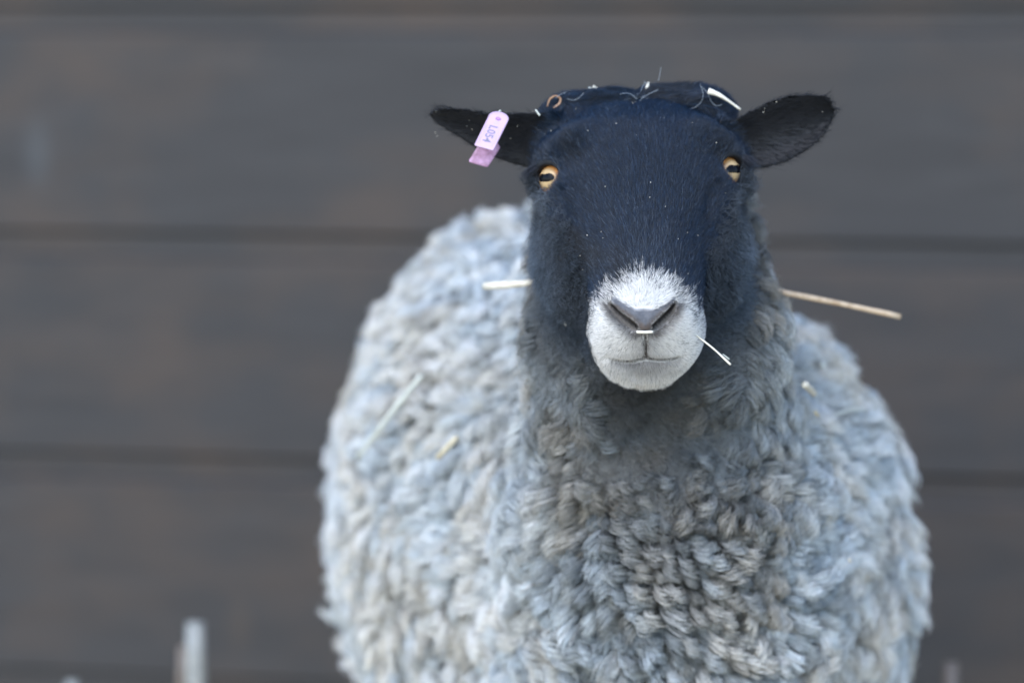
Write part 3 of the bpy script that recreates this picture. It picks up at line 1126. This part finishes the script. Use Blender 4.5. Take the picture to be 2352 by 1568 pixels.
def fleece():
    wv = wool_albedo(BV)
    dens = (1 - RG['face']) * V_VIS * sstep(0.09, 0.18, wv) * (BV[:, 2] > 0.14) * (1 - is_leg)
    dens = dens * sstep(0.014, 0.032, f_head_raw(BV))
    # finer locks where the picture is sharp, in front
    u, v, z = proj(BV)
    dens = dens * np.clip((2.75 / np.maximum(z, 2.3)) ** 3, 0.35, 1.6) * np.where((v > 1750) | (u < 500), 0.4, 1)
    nl = 7400
    P, N = scatter(dens, nl * 3)
    # spread the roots evenly: drop those crowding an earlier one
    uu, vv, _ = proj(P)
    brs = np.exp(-((uu - 1560) / 300.0) ** 4) * sstep(900, 1050, vv)
    rowz = 0.026
    shift = (vnoise(P, 14.0, 6.0) - 0.5) * 0.030
    q = (P @ UP + shift) / rowz
    dz = (np.floor(q) + 0.5 - q) * rowz * 0.62 * brs          # roots gather along wavy rows
    P = P + tangent(np.broadcast_to(UP, P.shape), N) * dz[:, None]
    cell = 0.0078
    key = {}
    keep = []
    for i in range(len(P)):
        z_ = (P[i] - CAM) @ FWD
        r = 0.0080 * (z_ / 2.6) ** 0.6 * (1 - 0.18 * brs[i])
        k0 = tuple(np.floor(P[i] / 0.012).astype(int))
        ok = True
        for dx in (-1, 0, 1):
            for dy in (-1, 0, 1):
                for dz in (-1, 0, 1):
                    for j in key.get((k0[0] + dx, k0[1] + dy, k0[2] + dz), ()):
                        if np.abs(P[i] - P[j]).max() < r and ((P[i] - P[j]) ** 2).sum() < r * r:
                            ok = False
        if ok:
            key.setdefault(k0, []).append(i); keep.append(i)
        if len(keep) >= nl: break
    P, N = P[keep], N[keep]
    rowp = 6.283 * (q[keep] % 1.0)
    nl = len(P)
    u, v, z = proj(P)
    br = np.exp(-((u - 1560) / 300.0) ** 4) * sstep(900, 1050, v)          # the breast hangs in straight rows of curls
    L0 = wool_albedo(P)
    m = 18
    t = np.linspace(0, 1, m)
    scale = np.clip((2.62 / z) ** 1.3, 0.74, 1.05)
    # direction: down and away from the breastbone, turning slowly over the body
    axis = at(1530, 1000, 2.5)
    away = P - axis; away[:, 2] = 0
    wob = (1 - 0.62 * br)[:, None]
    G = -UP * 0.9 + unit(away) * 0.55 * wob + (vvec(P, 9.0) * 0.9 + vvec(P, 30.0, 2.0) * 0.6) * wob
    tw = br * np.where(vnoise(P, 16.0, 12.0) > 0.5, 1.0, -1.0) * (0.5 + 0.5 * rng.random(nl))
    G = G + (tw * 0.55)[:, None] * RIGHT
    G = tangent(G, N)
    Bn = np.cross(N, G)
    ln = (0.036 + 0.014 * rng.random(nl)) * scale * mix1(0.75, 1.0, sstep(0.15, 0.4, L0)) * (1 - 0.20 * br)
    amp = (0.0044 + 0.0026 * rng.random(nl)) * scale * (1 + 0.25 * br)
    turns = 1.3 + 0.8 * rng.random(nl) * (1 - 0.6 * br) + 0.55 * br
    hand = np.where(vnoise(P, 20.0, 8.0) > 0.5, 1.0, -1.0)
    ph = hand * 6.283 * (P @ UP) / 0.019 + vnoise(P, 12.0, 6.0) * 5.0 + rng.normal(0, 0.35, nl)
    nh = 50
    T = t[None, None]
    hph = rng.normal(0, 1.0, (nl, nh, 1)) * (0.22 - 0.10 * br)[:, None, None] + ph[:, None, None]
    famp = amp[:, None, None] * (0.88 + 0.24 * rng.random((nl, nh, 1)))
    ang = 6.283 * turns[:, None, None] * T * hand[:, None, None] + hph
    ramp = np.clip(T * 3.0, 0, 1)
    brk = br[:, None, None]
    cw = famp * (1 - 0.45 * brk) * (np.sin(ang) - np.sin(hph)) * ramp
    cn = famp * (0.95 + 0.45 * brk) * (np.cos(ang) - np.cos(hph)) * ramp
    lf = ln[:, None, None] * (0.70 + 0.55 * rng.random((nl, nh, 1)))
    sG = lf * (0.15 * T + 0.78 * T ** 1.35)
    sN = 0.017 * scale[:, None, None] * (1.25 * T - 0.62 * T ** 2) * (0.75 + 0.5 * rng.random((nl, nh, 1)))
    R = 0.0054 * (scale * np.clip(rng.lognormal(0, 0.25, nl), 0.65, 1.6))[:, None, None] * np.sqrt(rng.random((nl, nh, 1))) * (1 - 0.55 * T)
    ra = rng.random((nl, nh, 1)) * 6.283
    oB, oG = R * np.cos(ra), R * np.sin(ra)
    pts = np.empty((nl, nh, m, 3), np.float32)
    for k in range(3):
        pts[..., k] = (P[:, k, None, None] + G[:, k, None, None] * (sG + oG) + N[:, k, None, None] * (sN + cn - 0.001) + Bn[:, k, None, None] * (cw + oB))
    # stray frizz
    fz = rng.normal(0, 1, (nl, nh, 1, 3)).astype(np.float32) * 0.0015 * np.sin(T * 7 + ra)[..., None] * T[..., None]
    pts += fz.astype(np.float32)
    lk = np.clip(rng.lognormal(0, 0.22, nl), 0.6, 1.5)
    hk = np.clip(rng.lognormal(0, 0.24, (nl, nh)), 0.5, 1.7)
    tone = wool_tone(P, nl)
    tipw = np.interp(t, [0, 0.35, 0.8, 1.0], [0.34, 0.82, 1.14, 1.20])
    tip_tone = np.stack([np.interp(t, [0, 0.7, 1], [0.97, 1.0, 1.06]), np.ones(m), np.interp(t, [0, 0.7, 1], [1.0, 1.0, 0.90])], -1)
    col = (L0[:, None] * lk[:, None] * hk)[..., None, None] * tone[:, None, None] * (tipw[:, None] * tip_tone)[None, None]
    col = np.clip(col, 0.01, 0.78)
    rad = np.array([0.00020] * (m - 4) + [0.00018, 0.00015, 0.0001, 0.00004])
    rr = (rad[None, None] * scale[:, None, None]) * np.ones((nl, nh, 1))
    strands('fleece', pts.reshape(-1, m, 3), rr.reshape(-1, m), col.reshape(-1, m, 3), mat_wool, sheep, label='curly pale grey fleece over breast, shoulders and flanks')
    print('locks', nl, 'strands', nl * nh)


face_fur()
ear_fur()
crown_tufts()
lashes()
neck_fluff()
fleece()


# ------------------------------------------------------------------ eyes
def eye_parts():
    iris_m, nt, b = new_mat('amber_iris')
    L = nt.links.new
    at_ = nt.nodes.new('ShaderNodeAttribute'); at_.attribute_name = 'col'
    L(at_.outputs['Color'], b.inputs['Base Color'])
    b.inputs['Roughness'].default_value = 0.04
    b.inputs['Specular IOR Level'].default_value = 0.45
    pup = simple_mat('pupil_black', (0.003, 0.0035, 0.006), 0.12, 0.10)
    for sx, c, o, g in EYES:
        c = c + 0.0012 * o
        up = unit(UPR * 0.98 + RIGHT * 0.0 - ((UPR * 0.98) @ g) * g)
        side = np.cross(up, g)
        nr, na = 40, 72
        V, Fc, Cc = [c + EYE_R * g], [], [(0.25, 0.2, 0.1)]
        for i in range(1, nr + 1):
            th = math.radians(118) * i / nr
            # the clear cornea bulges out in the middle
            bulge = 1 + 0.055 * math.exp(-(th / 0.62) ** 4)
            for j in range(na):
                a = 2 * math.pi * j / na
                d = math.cos(th) * g + math.sin(th) * (math.cos(a) * side + math.sin(a) * up)
                V.append(c + EYE_R * bulge * d)
                lx, ly = math.sin(th) * math.cos(a), math.sin(th) * math.sin(a)
                el = math.hypot(lx / 1.25, ly)
                st = 0.5 + 0.5 * math.sin(a * 31 + 3 * math.sin(a * 7)) * (0.5 + 0.5 * math.sin(a * 13 + 1))
                inner = np.array([0.50, 0.35, 0.18]); mid_ = np.array([0.50, 0.215, 0.06]); outer = np.array([0.34, 0.12, 0.035]); rim = np.array([0.03, 0.018, 0.015])
                if el < 0.45: col = inner
                else: col = inner * (1 - sm(0.45, 0.64, el)) + mid_ * sm(0.45, 0.64, el)
                col = col * (1 - sm(0.62, 0.86, el)) + outer * sm(0.62, 0.86, el)
                col = col * (1 - sm(0.86, 0.97, el)) + rim * sm(0.86, 0.97, el)
                # side parts are more orange
                col = col * (1 - 0.55 * abs(math.cos(a)) ** 3 * sm(0.3, 0.6, el)) + outer * 1.5 * 0.55 * abs(math.cos(a)) ** 3 * sm(0.3, 0.6, el)
                # dark folds just outside the pupil
                fold = math.exp(-((el - 0.50) / 0.035) ** 2) * (0.35 + 0.4 * st)
                col = col * (1 - 0.55 * fold) * (0.82 + 0.25 * st)
                Cc.append(tuple(col))
        for j in range(na):
            Fc.append((0, 1 + j, 1 + (j + 1) % na))
        for i in range(nr - 1):
            for j in range(na):
                a0 = 1 + i * na + j; a1 = 1 + i * na + (j + 1) % na
                Fc.append((a0, a0 + na, a1 + na, a1))
        eye = mesh_obj('eye', V, Fc, iris_m, sheep)
        ca = eye.data.attributes.new('col', 'FLOAT_COLOR', 'POINT')
        ca.data.foreach_set('color', np.array([(*q, 1.0) for q in Cc], np.float32).ravel())
        # horizontal bar pupil, laid on the ball
        V, Fc = [], []
        nu, nv = 40, 12
        hw, hh = 0.0078, 0.0031
        for i in range(nu + 1):
            xx = -hw + 2 * hw * i / nu
            e = 1 - abs(xx / hw) ** 4
            top = hh * (max(e, 0) ** 0.5) * (1 - 0.10 * math.cos(xx / hw * 6))
            bot = -hh * (max(e, 0) ** 0.5) * (1 + 0.05 * math.sin(xx / hw * 5))
            for k in range(nv + 1):
                yy = bot + (top - bot) * k / nv
                r = math.hypot(xx, yy); th = math.asin(min(r / EYE_R, 0.99))
                bulge = 1 + 0.055 * math.exp(-(th / 0.62) ** 4)
                d = math.sqrt(max(EYE_R ** 2 - r * r, 0)) * g + xx * side + (yy + 0.0004) * up
                V.append(c + d * bulge * 1.006)
        for i in range(nu):
            for k in range(nv):
                a0 = i * (nv + 1) + k
                Fc.append((a0, a0 + nv + 1, a0 + nv + 2, a0 + 1))
        mesh_obj('pupil', V, Fc, pup, eye)


def sm(a, b, x):
    t = min(max((x - a) / (b - a), 0), 1)
    return t * t * (3 - 2 * t)


eye_parts()


# ------------------------------------------------------------------ ear tag
def plate(name, o, ex, ey, outline, th, mat, parent, bend=0.0):
    """a thin moulded plate with rounded edges; outline in (x along ex, y along ey)"""
    ez = unit(np.cross(ex, ey))
    n = len(outline)
    cx = np.mean([p[0] for p in outline]); cy = np.mean([p[1] for p in outline])
    rings = [(0.965, th / 2), (0.992, th * 0.36), (1.0, 0), (0.992, -th * 0.36), (0.965, -th / 2)]
    V, Fc = [], []
    ymax = max(abs(p[1]) for p in outline)
    def P3(x, y, z):
        return o + ex * x + ey * y + ez * (z + bend * (y / ymax) ** 2)
    inner = [0.0, 0.35, 0.7]
    for f in inner[1:]:
        for (x, y) in outline: V.append(P3(cx + (x - cx) * f, cy + (y - cy) * f, th / 2))
    for f, z in rings:
        for (x, y) in outline: V.append(P3(cx + (x - cx) * f, cy + (y - cy) * f, z))
    for f in inner[:0:-1]:
        for (x, y) in outline: V.append(P3(cx + (x - cx) * f, cy + (y - cy) * f, -th / 2))
    nr = 9
    for r in range(nr - 1):
        for i in range(n):
            a, b_ = r * n + i, r * n + (i + 1) % n
            Fc.append((a, a + n, b_ + n, b_))
    V.append(P3(cx, cy, th / 2)); V.append(P3(cx, cy, -th / 2))
    for i in range(n):
        Fc.append((nr * n, i, (i + 1) % n)); Fc.append((nr * n + 1, (nr - 1) * n + (i + 1) % n, (nr - 1) * n + i))
    return mesh_obj(name, V, Fc, mat, parent)


def ear_tag():
    px = 2.395 / F
    pink = simple_mat('pink_tag_plastic', (0.47, 0.335, 0.475), 0.35, 0.4)
    dark_tone = simple_mat('soiled_pink_plastic', (0.45, 0.26, 0.41), 0.4, 0.4, noise=(0.25, 0.13, 0.20), nscale=170)
    ink = simple_mat('grey_print', (0.20, 0.18, 0.26), 0.5, 0.3)
    ink2 = simple_mat('faint_grey_print', (0.46, 0.38, 0.50), 0.5, 0.3)
    rivet_m = simple_mat('purple_pin', (0.36, 0.17, 0.48), 0.35, 0.5)
    Z = 2.388
    top = at(1145.5, 271, Z)
    root = empty('ear_tag', top)
    tag(root, 'pink plastic tag printed L054 clipped on the narrow ear', 'ear tag')
    bpy.context.view_layer.update()
    e1 = unit(-0.43 * RIGHT - 0.90 * UP - 0.34 * FWD)          # down the tag, lower end towards the viewer
    e2 = unit(0.965 * RIGHT - 0.25 * UP - 0.40 * FWD)
    e2 = unit(e2 - (e2 @ e1) * e1)
    s1 = px * 1.03; s2 = px * 1.02
    hw = 24.5 * s2
    ln = 81 * s1
    # outline in x = along e2, y = along e1
    def outl(hw, y0, y1, rtop, rb, n=20):
        o = []
        for k in range(n + 1):                       # round head
            a = math.pi - math.pi * k / n
            o.append((hw * math.cos(a), y0 - rtop * math.sin(a)))
        for (cx, sgn) in ((hw - rb, 1), (-hw + rb, -1)):
            for k in range(7):
                a = (math.pi / 2) * k / 6
                if sgn > 0: o.append((cx + rb * math.cos(a), y1 - rb + rb * math.sin(a)))
                else: o.append((cx - rb * math.sin(a), y1 - rb + rb * math.cos(a)))
        return o
    th = 0.0014
    ez = unit(np.cross(e2, e1))
    if ez @ FWD > 0: ez = -ez
    fp = plate('front_panel', top, e2, e1, outl(hw, 0, ln, 15 * s1, 4 * s1), th, pink, root)
    back_top = at(1150, 290, Z + 0.016)
    b1 = unit(-UP - 0.10 * FWD)
    b2 = RIGHT
    ol = [(1122, 300), (1134, 298), (1139, 320), (1149, 340), (1137, 360), (1123, 382), (1120, 385), (1115, 385), (1098, 380), (1081, 375), (1077, 372), (1077.5, 369), (1086, 355), (1096, 338), (1110, 322)]
    back = plate('back_panel', back_top, b2, b1, [((a - 1150) * px, (b_ - 290) * px) for a, b_ in ol], th, dark_tone, root)
    back['label'] = 'darker soiled pink rear flap of the tag'
    # printing
    def text(name, body, size, x, y, m, squash=1.0):
        cu = bpy.data.curves.new(name, 'FONT')
        cu.body = body
        cu.size = size
        cu.extrude = 0.00004
        cu.align_x = 'LEFT'; cu.align_y = 'CENTER'
        cu.resolution_u = 3
        cu.materials.append(m)
        cu.offset = 0.00018 if size > 0.008 else 0.00003
        tmp = bpy.data.objects.new(name + '_curve', cu)
        COL.objects.link(tmp)
        bpy.context.view_layer.update()
        me = bpy.data.meshes.new_from_object(tmp.evaluated_get(bpy.context.evaluated_depsgraph_get()))
        bpy.data.objects.remove(tmp)
        me.name = name
        o = bpy.data.objects.new(name, me)
        M = Matrix.Identity(4)
        ax, ay = e1 * squash, e2
        az = unit(np.cross(e1, e2))
        if az @ FWD > 0: az = -az
        pos = top + e2 * x + e1 * y + az * (th / 2 + 0.00012)
        for r in range(3):
            M[r][0], M[r][1], M[r][2], M[r][3] = ax[r], ay[r], az[r], pos[r]
        COL.objects.link(o)
        o.parent = fp
        o.matrix_parent_inverse = Matrix.Identity(4)
        o.matrix_world = M
        return o
    text('printed_number', 'L054', 0.0100, -1.5 * s2, 22 * s1, ink, 0.80)
    text('printed_code', 'CA20336', 0.0052, 14.0 * s2, 20 * s1, ink2, 0.95)
    text('printed_notice', 'Unlawful To Remove', 0.0028, -17 * s2, 23 * s1, ink2, 0.78)
    # small square emblem print and the purple pin
    az = unit(np.cross(e1, e2))
    if az @ FWD > 0: az = -az
    for (x0, x1, y0, y1) in ((-4.5, 8, 10.5, 12), (-4.5, 8, 17.5, 19), (-4.5, -3, 12.2, 17.3), (6.5, 8, 12.2, 17.3), (-1.2, 4.6, 13.5, 16.2)):
        cs = [(x0, y0), (x1, y0), (x1, y1), (x0, y1)]
        V = [top + e2 * a * s2 + e1 * b_ * s1 + az * (th / 2 + z_) for z_ in (0.00002, 0.00010) for (a, b_) in cs]
        mesh_obj('printed_emblem', V, [(0, 1, 2, 3), (7, 6, 5, 4), (0, 4, 5, 1), (1, 5, 6, 2), (2, 6, 7, 3), (3, 7, 4, 0)], ink2, fp, smooth=False)
    V, Fc = [], []
    cpin = top + e2 * 1.0 * s2 + e1 * 3.5 * s1
    for r, z_ in ((6.6, 0.0002), (6.2, 0.0007), (3.5, 0.0009)):
        for k in range(18):
            a = 2 * math.pi * k / 18
            V.append(cpin + e2 * r * s2 * math.cos(a) + e1 * r * 0.55 * s1 * math.sin(a) + az * (th / 2 + z_))
    for r in range(2):
        for k in range(18):
            Fc.append((r * 18 + k, r * 18 + (k + 1) % 18, (r + 1) * 18 + (k + 1) % 18, (r + 1) * 18 + k))
    Fc.append(tuple(36 + k for k in range(18)))
    mesh_obj('pin', V, Fc, rivet_m, root)
    # the pin's shank passes through the ear to the rear flap
    sh0, sh1 = cpin, cpin + FWD * 0.022
    tube('shank', [sh0, sh1], [0.0022, 0.0022], pink, root)


def tube(name, pts, rad, mat, parent=None, sides=8, flat=0.75, twist=0.0):
    pts = np.asarray(pts, float)
    n = len(pts)
    T = np.gradient(pts, axis=0) if n > 2 else np.repeat(pts[1:] - pts[:1], 2, 0)
    T = unit(T)
    ref = unit(np.cross(T[0], FWD + 0.1 * UP))
    V, Fc = [], []
    for i in range(n):
        a = unit(ref - (ref @ T[i]) * T[i]); b_ = np.cross(T[i], a); ref = a
        for k in range(sides):
            w = 2 * math.pi * k / sides + twist * i
            V.append(pts[i] + rad[i] * (math.cos(w) * a + math.sin(w) * flat * b_))
    for i in range(n - 1):
        for k in range(sides):
            a0, a1 = i * sides + k, i * sides + (k + 1) % sides
            Fc.append((a0, a1, a1 + sides, a0 + sides))
    Fc.append(tuple(range(sides))[::-1]); Fc.append(tuple((n - 1) * sides + k for k in range(sides)))
    return mesh_obj(name, V, Fc, mat, parent)


ear_tag()

# ------------------------------------------------------------------ straws and chaff
def straw_mat(name, a, b):
    m, nt, bs = new_mat(name)
    tc = nt.nodes.new('ShaderNodeTexCoord')
    n = nt.nodes.new('ShaderNodeTexNoise'); n.inputs['Scale'].default_value = 160; n.inputs['Detail'].default_value = 5
    r = nt.nodes.new('ShaderNodeValToRGB')
    r.color_ramp.elements[0].position = 0.35; r.color_ramp.elements[0].color = (*a, 1)
    r.color_ramp.elements[1].position = 0.62; r.color_ramp.elements[1].color = (*b, 1)
    nt.links.new(tc.outputs['Object'], n.inputs['Vector']); nt.links.new(n.outputs['Fac'], r.inputs['Fac'])
    nt.links.new(r.outputs['Color'], bs.inputs['Base Color'])
    bs.inputs['Roughness'].default_value = 0.45
    return m


S_WHITE = straw_mat('bleached_straw', (0.56, 0.52, 0.42), (0.74, 0.70, 0.60))
S_TAN = straw_mat('tan_straw', (0.42, 0.29, 0.18), (0.60, 0.46, 0.32))
S_PALE = straw_mat('pale_green_straw', (0.44, 0.46, 0.40), (0.58, 0.60, 0.55))
S_YELL = straw_mat('yellow_straw', (0.46, 0.40, 0.27), (0.58, 0.52, 0.38))
S_BROWN = straw_mat('brown_straw', (0.20, 0.10, 0.05), (0.36, 0.21, 0.12))
G_BODY = 'straws caught in the fleece'
G_HEAD = 'bits of straw on the head'


def straw(pix, wid, mat, label, group=None, cat='straw', name='straw', sub=5, flat=0.7):
    """pix: (u, v, Z) points along the stalk; wid: widths in pixels"""
    P = np.array([at(*p) for p in pix])
    zs = np.array([p[2] for p in pix])
    r = np.array(wid) * zs / F / 2
    t = np.linspace(0, len(P) - 1, (len(P) - 1) * sub + 1)
    k = np.arange(len(P))
    # smooth bend through the points
    Q = np.stack([np.interp(t, k, P[:, c]) for c in range(3)], 1)
    for _ in range(3):
        if len(P) > 2: Q[1:-1] = (Q[:-2] + 2 * Q[1:-1] + Q[2:]) / 4
    R = np.interp(t, k, r) * (1 + 0.06 * np.sin(t * 5.1))
    o = tube(name, Q, R, mat, None, 8, flat)
    # origin at the stalk's first end
    c = Vector(tuple(P[0]))
    o.data.transform(Matrix.Translation(-c)); o.location = c
    tag(o, label, cat, group)
    return o


def on(u, v, off=0.0, zf=3.4):
    z = proj(hit([u], [v], 2.05, zf)[0])[2]
    return (u, v, z - off)



def on_wool(u, v, off=0.036):
    """the point on the outer surface of the wool seen at (u, v)"""
    zz = np.linspace(2.2, 3.4, 240)
    f = f_body(np.stack([at(u, v, z) for z in zz])) - off
    k = int(np.argmax(f < 0))
    a, b = zz[max(k - 1, 0)], zz[k]
    for _ in range(12):
        m = (a + b) / 2
        if f_body(at(u, v, m)[None])[0] - off < 0: b = m
        else: a = m
    return (u, v, (a + b) / 2)


def lain(pix, n, off=0.036):
    """a line of points lying on the wool along a path of picture points"""
    a = np.array(pix, float)
    k = np.linspace(0, len(a) - 1, n)
    return [on_wool(np.interp(q, range(len(a)), a[:, 0]), np.interp(q, range(len(a)), a[:, 1]), off) for q in k]


straw([(1262, 646, 2.500), (1205, 651, 2.490), (1112, 657, 2.520)], [17, 17, 19], S_WHITE, 'thick white straw poking out beside the cheek below the tagged ear', G_BODY)
straw([(1700, 652, 2.500), (1775, 667, 2.490), (1930, 697, 2.500), (2068, 727, 2.515)], [14, 14, 13, 13], S_TAN, 'long tan straw sticking out sideways past the neck towards the boards', G_BODY)
m0 = on(1598, 769, 0.0)
straw([(1590, 764, m0[2] + 0.004), (1605, 774, m0[2] - 0.004), (1640, 801, 2.300), (1678, 837, 2.292)], [3.5, 4, 4.5, 5], S_WHITE, 'thin straw hanging from the corner of the mouth', G_HEAD)
straw([(1660, 813, 2.301), (1675, 825, 2.304)], [2, 4.5], S_PALE, 'short pale sliver beside the straw at the mouth corner', G_HEAD)
n0 = on(1481, 762, 0.004)
straw([(1462, 762, n0[2] - .001), (1480, 763, n0[2] - 0.002), (1500, 762, n0[2] - .001)], [6.5, 7, 6], S_WHITE, 'tiny white straw lying across the lip under the nose', G_HEAD)
straw([(1627, 209, 2.405), (1648, 216, 2.404), (1668, 228, 2.403), (1701, 252, 2.405)], [14, 11, 7, 5], S_WHITE, 'flat white straw lying on the crown beside the broad ear', G_HEAD)
straw([(1257, 246, 2.418), (1262, 228, 2.418), (1276, 219, 2.416), (1288, 226, 2.416), (1286, 238, 2.416), (1271, 249, 2.415)], [3, 5, 4, 6, 6, 7], S_BROWN, 'curled brown straw hooked on the crown above the narrow ear', G_HEAD, sub=6)
c0 = on(1484, 215, 0.006)
straw([(1483, 212, c0[2]), (1486, 202, c0[2] - .002), (1490, 189, c0[2])], [6, 9, 3], S_WHITE, 'white husk standing upright on the parting of the crown', G_HEAD, 'husk', 'husk')
c1 = on(1366, 215, 0.008)
straw([(1352, 203, c1[2]), (1366, 208, c1[2] - .002), (1382, 209, c1[2])], [7, 8, 4], S_PALE, 'crumpled pale husk on the crown near the curled straw', G_HEAD, 'husk', 'husk')
straw([(1362, 199, c1[2] - .001), (1374, 205, c1[2])], [7, 4], S_WHITE, 'small white flake lying against the crumpled pale husk', G_HEAD, 'husk', 'husk')
c2 = on(1459, 237, 0.007)
straw([(1451, 238, c2[2]), (1466, 234, c2[2])], [4, 5], S_WHITE, 'short white straw lying on the parting above the forehead', G_HEAD)
straw([(1230, 252, 2.405), (1240, 266, 2.405)], [3, 5], S_PALE, 'pale sliver at the root of the narrow ear', G_HEAD)
straw([(1141, 261, 2.398), (1150, 254, 2.396)], [4, 5], S_PALE, 'tiny greenish husk on the ear above the pink tag', G_HEAD, 'husk', 'husk')
c3 = on(1298, 741, 0.014)
straw([(1295, 736, c3[2]), (1301, 747, c3[2])], [5, 6], S_WHITE, 'white flake in the dark cheek wool left of the muzzle', G_HEAD, 'husk', 'husk')
straw(lain([(968, 862), (897, 952), (822, 1050)], 5, 0.040), [12, 13, 13, 12, 11], S_PALE, 'long pale straw lying aslant on the blurred flank', G_BODY)
straw(lain([(1050, 1003), (1004, 1052)], 2, 0.034), [12, 14], S_YELL, 'short yellow straw on the shoulder below the long pale one', G_BODY)
straw(lain([(1848, 882), (1871, 905)], 2, 0.036), [16, 18], S_WHITE, 'stubby white straw chip on the fleece right of the neck', G_BODY)
straw(lain([(1918, 952), (1950, 942), (1988, 940)], 3, 0.037), [5, 7, 7], S_PALE, 'thin curved pale straw on the fleece below the white chip', G_BODY)
straw(lain([(1888, 842), (1897, 830)], 2, 0.035), [14, 6], S_PALE, 'pale triangular husk on the fleece above the curved straw', G_BODY, 'husk', 'husk')
straw(lain([(1872, 945), (1880, 955)], 2, 0.036), [9, 8], S_YELL, 'yellowish husk in the fleece beside the curved straw', G_BODY, 'husk', 'husk')
straw(lain([(1950, 1282), (1954, 1290)], 2, 0.037), [6, 6], S_WHITE, 'bright white speck of straw low on the right flank', G_BODY, 'husk', 'husk')

# stalks standing in front of the boards
G_WALL = 'dry stalks standing at the foot of the wall'


def stalk(u, v, Z, ub, w, mat, label):
    top = at(u, v, Z)
    r = w * Z / F / 2
    bot = np.array([top[0] + (ub - u) / F * Z, top[1] - 0.01, -0.01])
    pts = [bot + (top - bot) * k for k in np.linspace(0, 1, 9)]
    pts = [p + np.array([0.004 * math.sin(i * 0.9), 0, 0]) for i, p in enumerate(pts)]
    rad = list(r * np.array([1.0, 1, 1.04, 1, 1, 1.03, 1, 0.97, 0.86]))
    o = tube('stalk', pts, rad, mat, None, 10, 0.6)
    c = Vector(tuple(bot)); o.data.transform(Matrix.Translation(-c)); o.location = c
    tag(o, label, 'stalk', G_WALL)


S_GREY = straw_mat('greyed_stalk', (0.20, 0.21, 0.20), (0.30, 0.31, 0.30))
S_DUN = straw_mat('dun_stalk', (0.10, 0.08, 0.065), (0.17, 0.135, 0.11))
stalk(442, 1428, 3.26, 500, 48, S_GREY, 'tall thick pale grey stalk leaning at the foot of the boards')
stalk(414, 1482, 3.27, 440, 24, S_DUN, 'short brown stalk tucked beside the thick pale grey stalk')
stalk(158, 1562, 3.28, 230, 34, S_GREY, 'low pale stalk near the left corner below the boards')
stalk(2178, 1520, 3.10, 2205, 40, S_DUN, 'blurred brown stalk standing right of the sheep')


def chaff():
    """dust-like flecks of hay sprinkled over the dark head"""
    us, vs = [], []
    r = random.Random(5)
    for (x0, x1, y0, y1, n) in ((1260, 1690, 230, 560, 24), (1000, 1230, 255, 330, 10), (1720, 1900, 222, 260, 4), (1300, 1650, 560, 640, 6), (1215, 1290, 560, 760, 8), (1700, 1780, 600, 900, 8)):
        for _ in range(n):
            us.append(r.uniform(x0, x1)); vs.append(r.uniform(y0, y1))
    H = hit(us, vs, 2.05, 2.7)
    V, Fc = [], []
    for p, u_, v_ in zip(H, us, vs):
        q = p - FWD * 0.0048
        a = r.uniform(0, 6.28)
        d = math.cos(a) * RIGHT + math.sin(a) * UP - 0.3 * FWD
        e = unit(np.cross(d, FWD))
        L, w = r.uniform(0.0003, 0.0009), r.uniform(0.00012, 0.00028)
        b = len(V)
        for (i, j, k) in ((-1, -1, 0), (1, -1, 0), (1, 1, 0), (-1, 1, 0), (0, 0, 1), (0, 0, -1)):
            V.append(q + d * L * i * (0.6 if k == 0 else 0) + e * w * j + FWD * 0.0002 * k)
        for f in ((0, 1, 4), (1, 2, 4), (2, 3, 4), (3, 0, 4), (1, 0, 5), (2, 1, 5), (3, 2, 5), (0, 3, 5)):
            Fc.append(tuple(b + i for i in f))
    o = mesh_obj('chaff', V, Fc, S_WHITE, None, smooth=False)
    tag(o, 'fine pale hay flecks sprinkled over the black head', 'chaff', None, 'stuff')


chaff()


def loose_hairs():
    """a few long pale hairs straying over the poll"""
    P_, C_ = [], []
    L_ = [[(1608, 193), (1616, 214), (1614, 232), (1600, 246), (1582, 252)], [(1612, 200), (1628, 215), (1632, 234), (1645, 246), (1659, 240)],
          [(1470, 232), (1480, 220), (1500, 212), (1512, 206)], [(1463, 228), (1452, 217), (1440, 214), (1424, 216)],
          [(1472, 210), (1476, 196), (1486, 190), (1478, 188)], [(1340, 214), (1330, 226), (1316, 231), (1302, 227)], [(1300, 212), (1285, 218), (1276, 226)],
          [(1512, 186), (1516, 170), (1518, 155)]]
    for L in L_:
        a = np.array(L, float)
        k = np.linspace(0, len(a) - 1, 14)
        uu = np.interp(k, range(len(a)), a[:, 0]); vv = np.interp(k, range(len(a)), a[:, 1])
        for _ in range(3):
            uu[1:-1] = (uu[:-2] + 2 * uu[1:-1] + uu[2:]) / 4; vv[1:-1] = (vv[:-2] + 2 * vv[1:-1] + vv[2:]) / 4
        P_.append([at(x, y, 2.41) for x, y in zip(uu, vv)])
        C_.append((0.30, 0.34, 0.38))
    strands('stray_hair', np.array(P_), np.full(14, 0.00013), np.array(C_), mat_white, sheep)


loose_hairs()
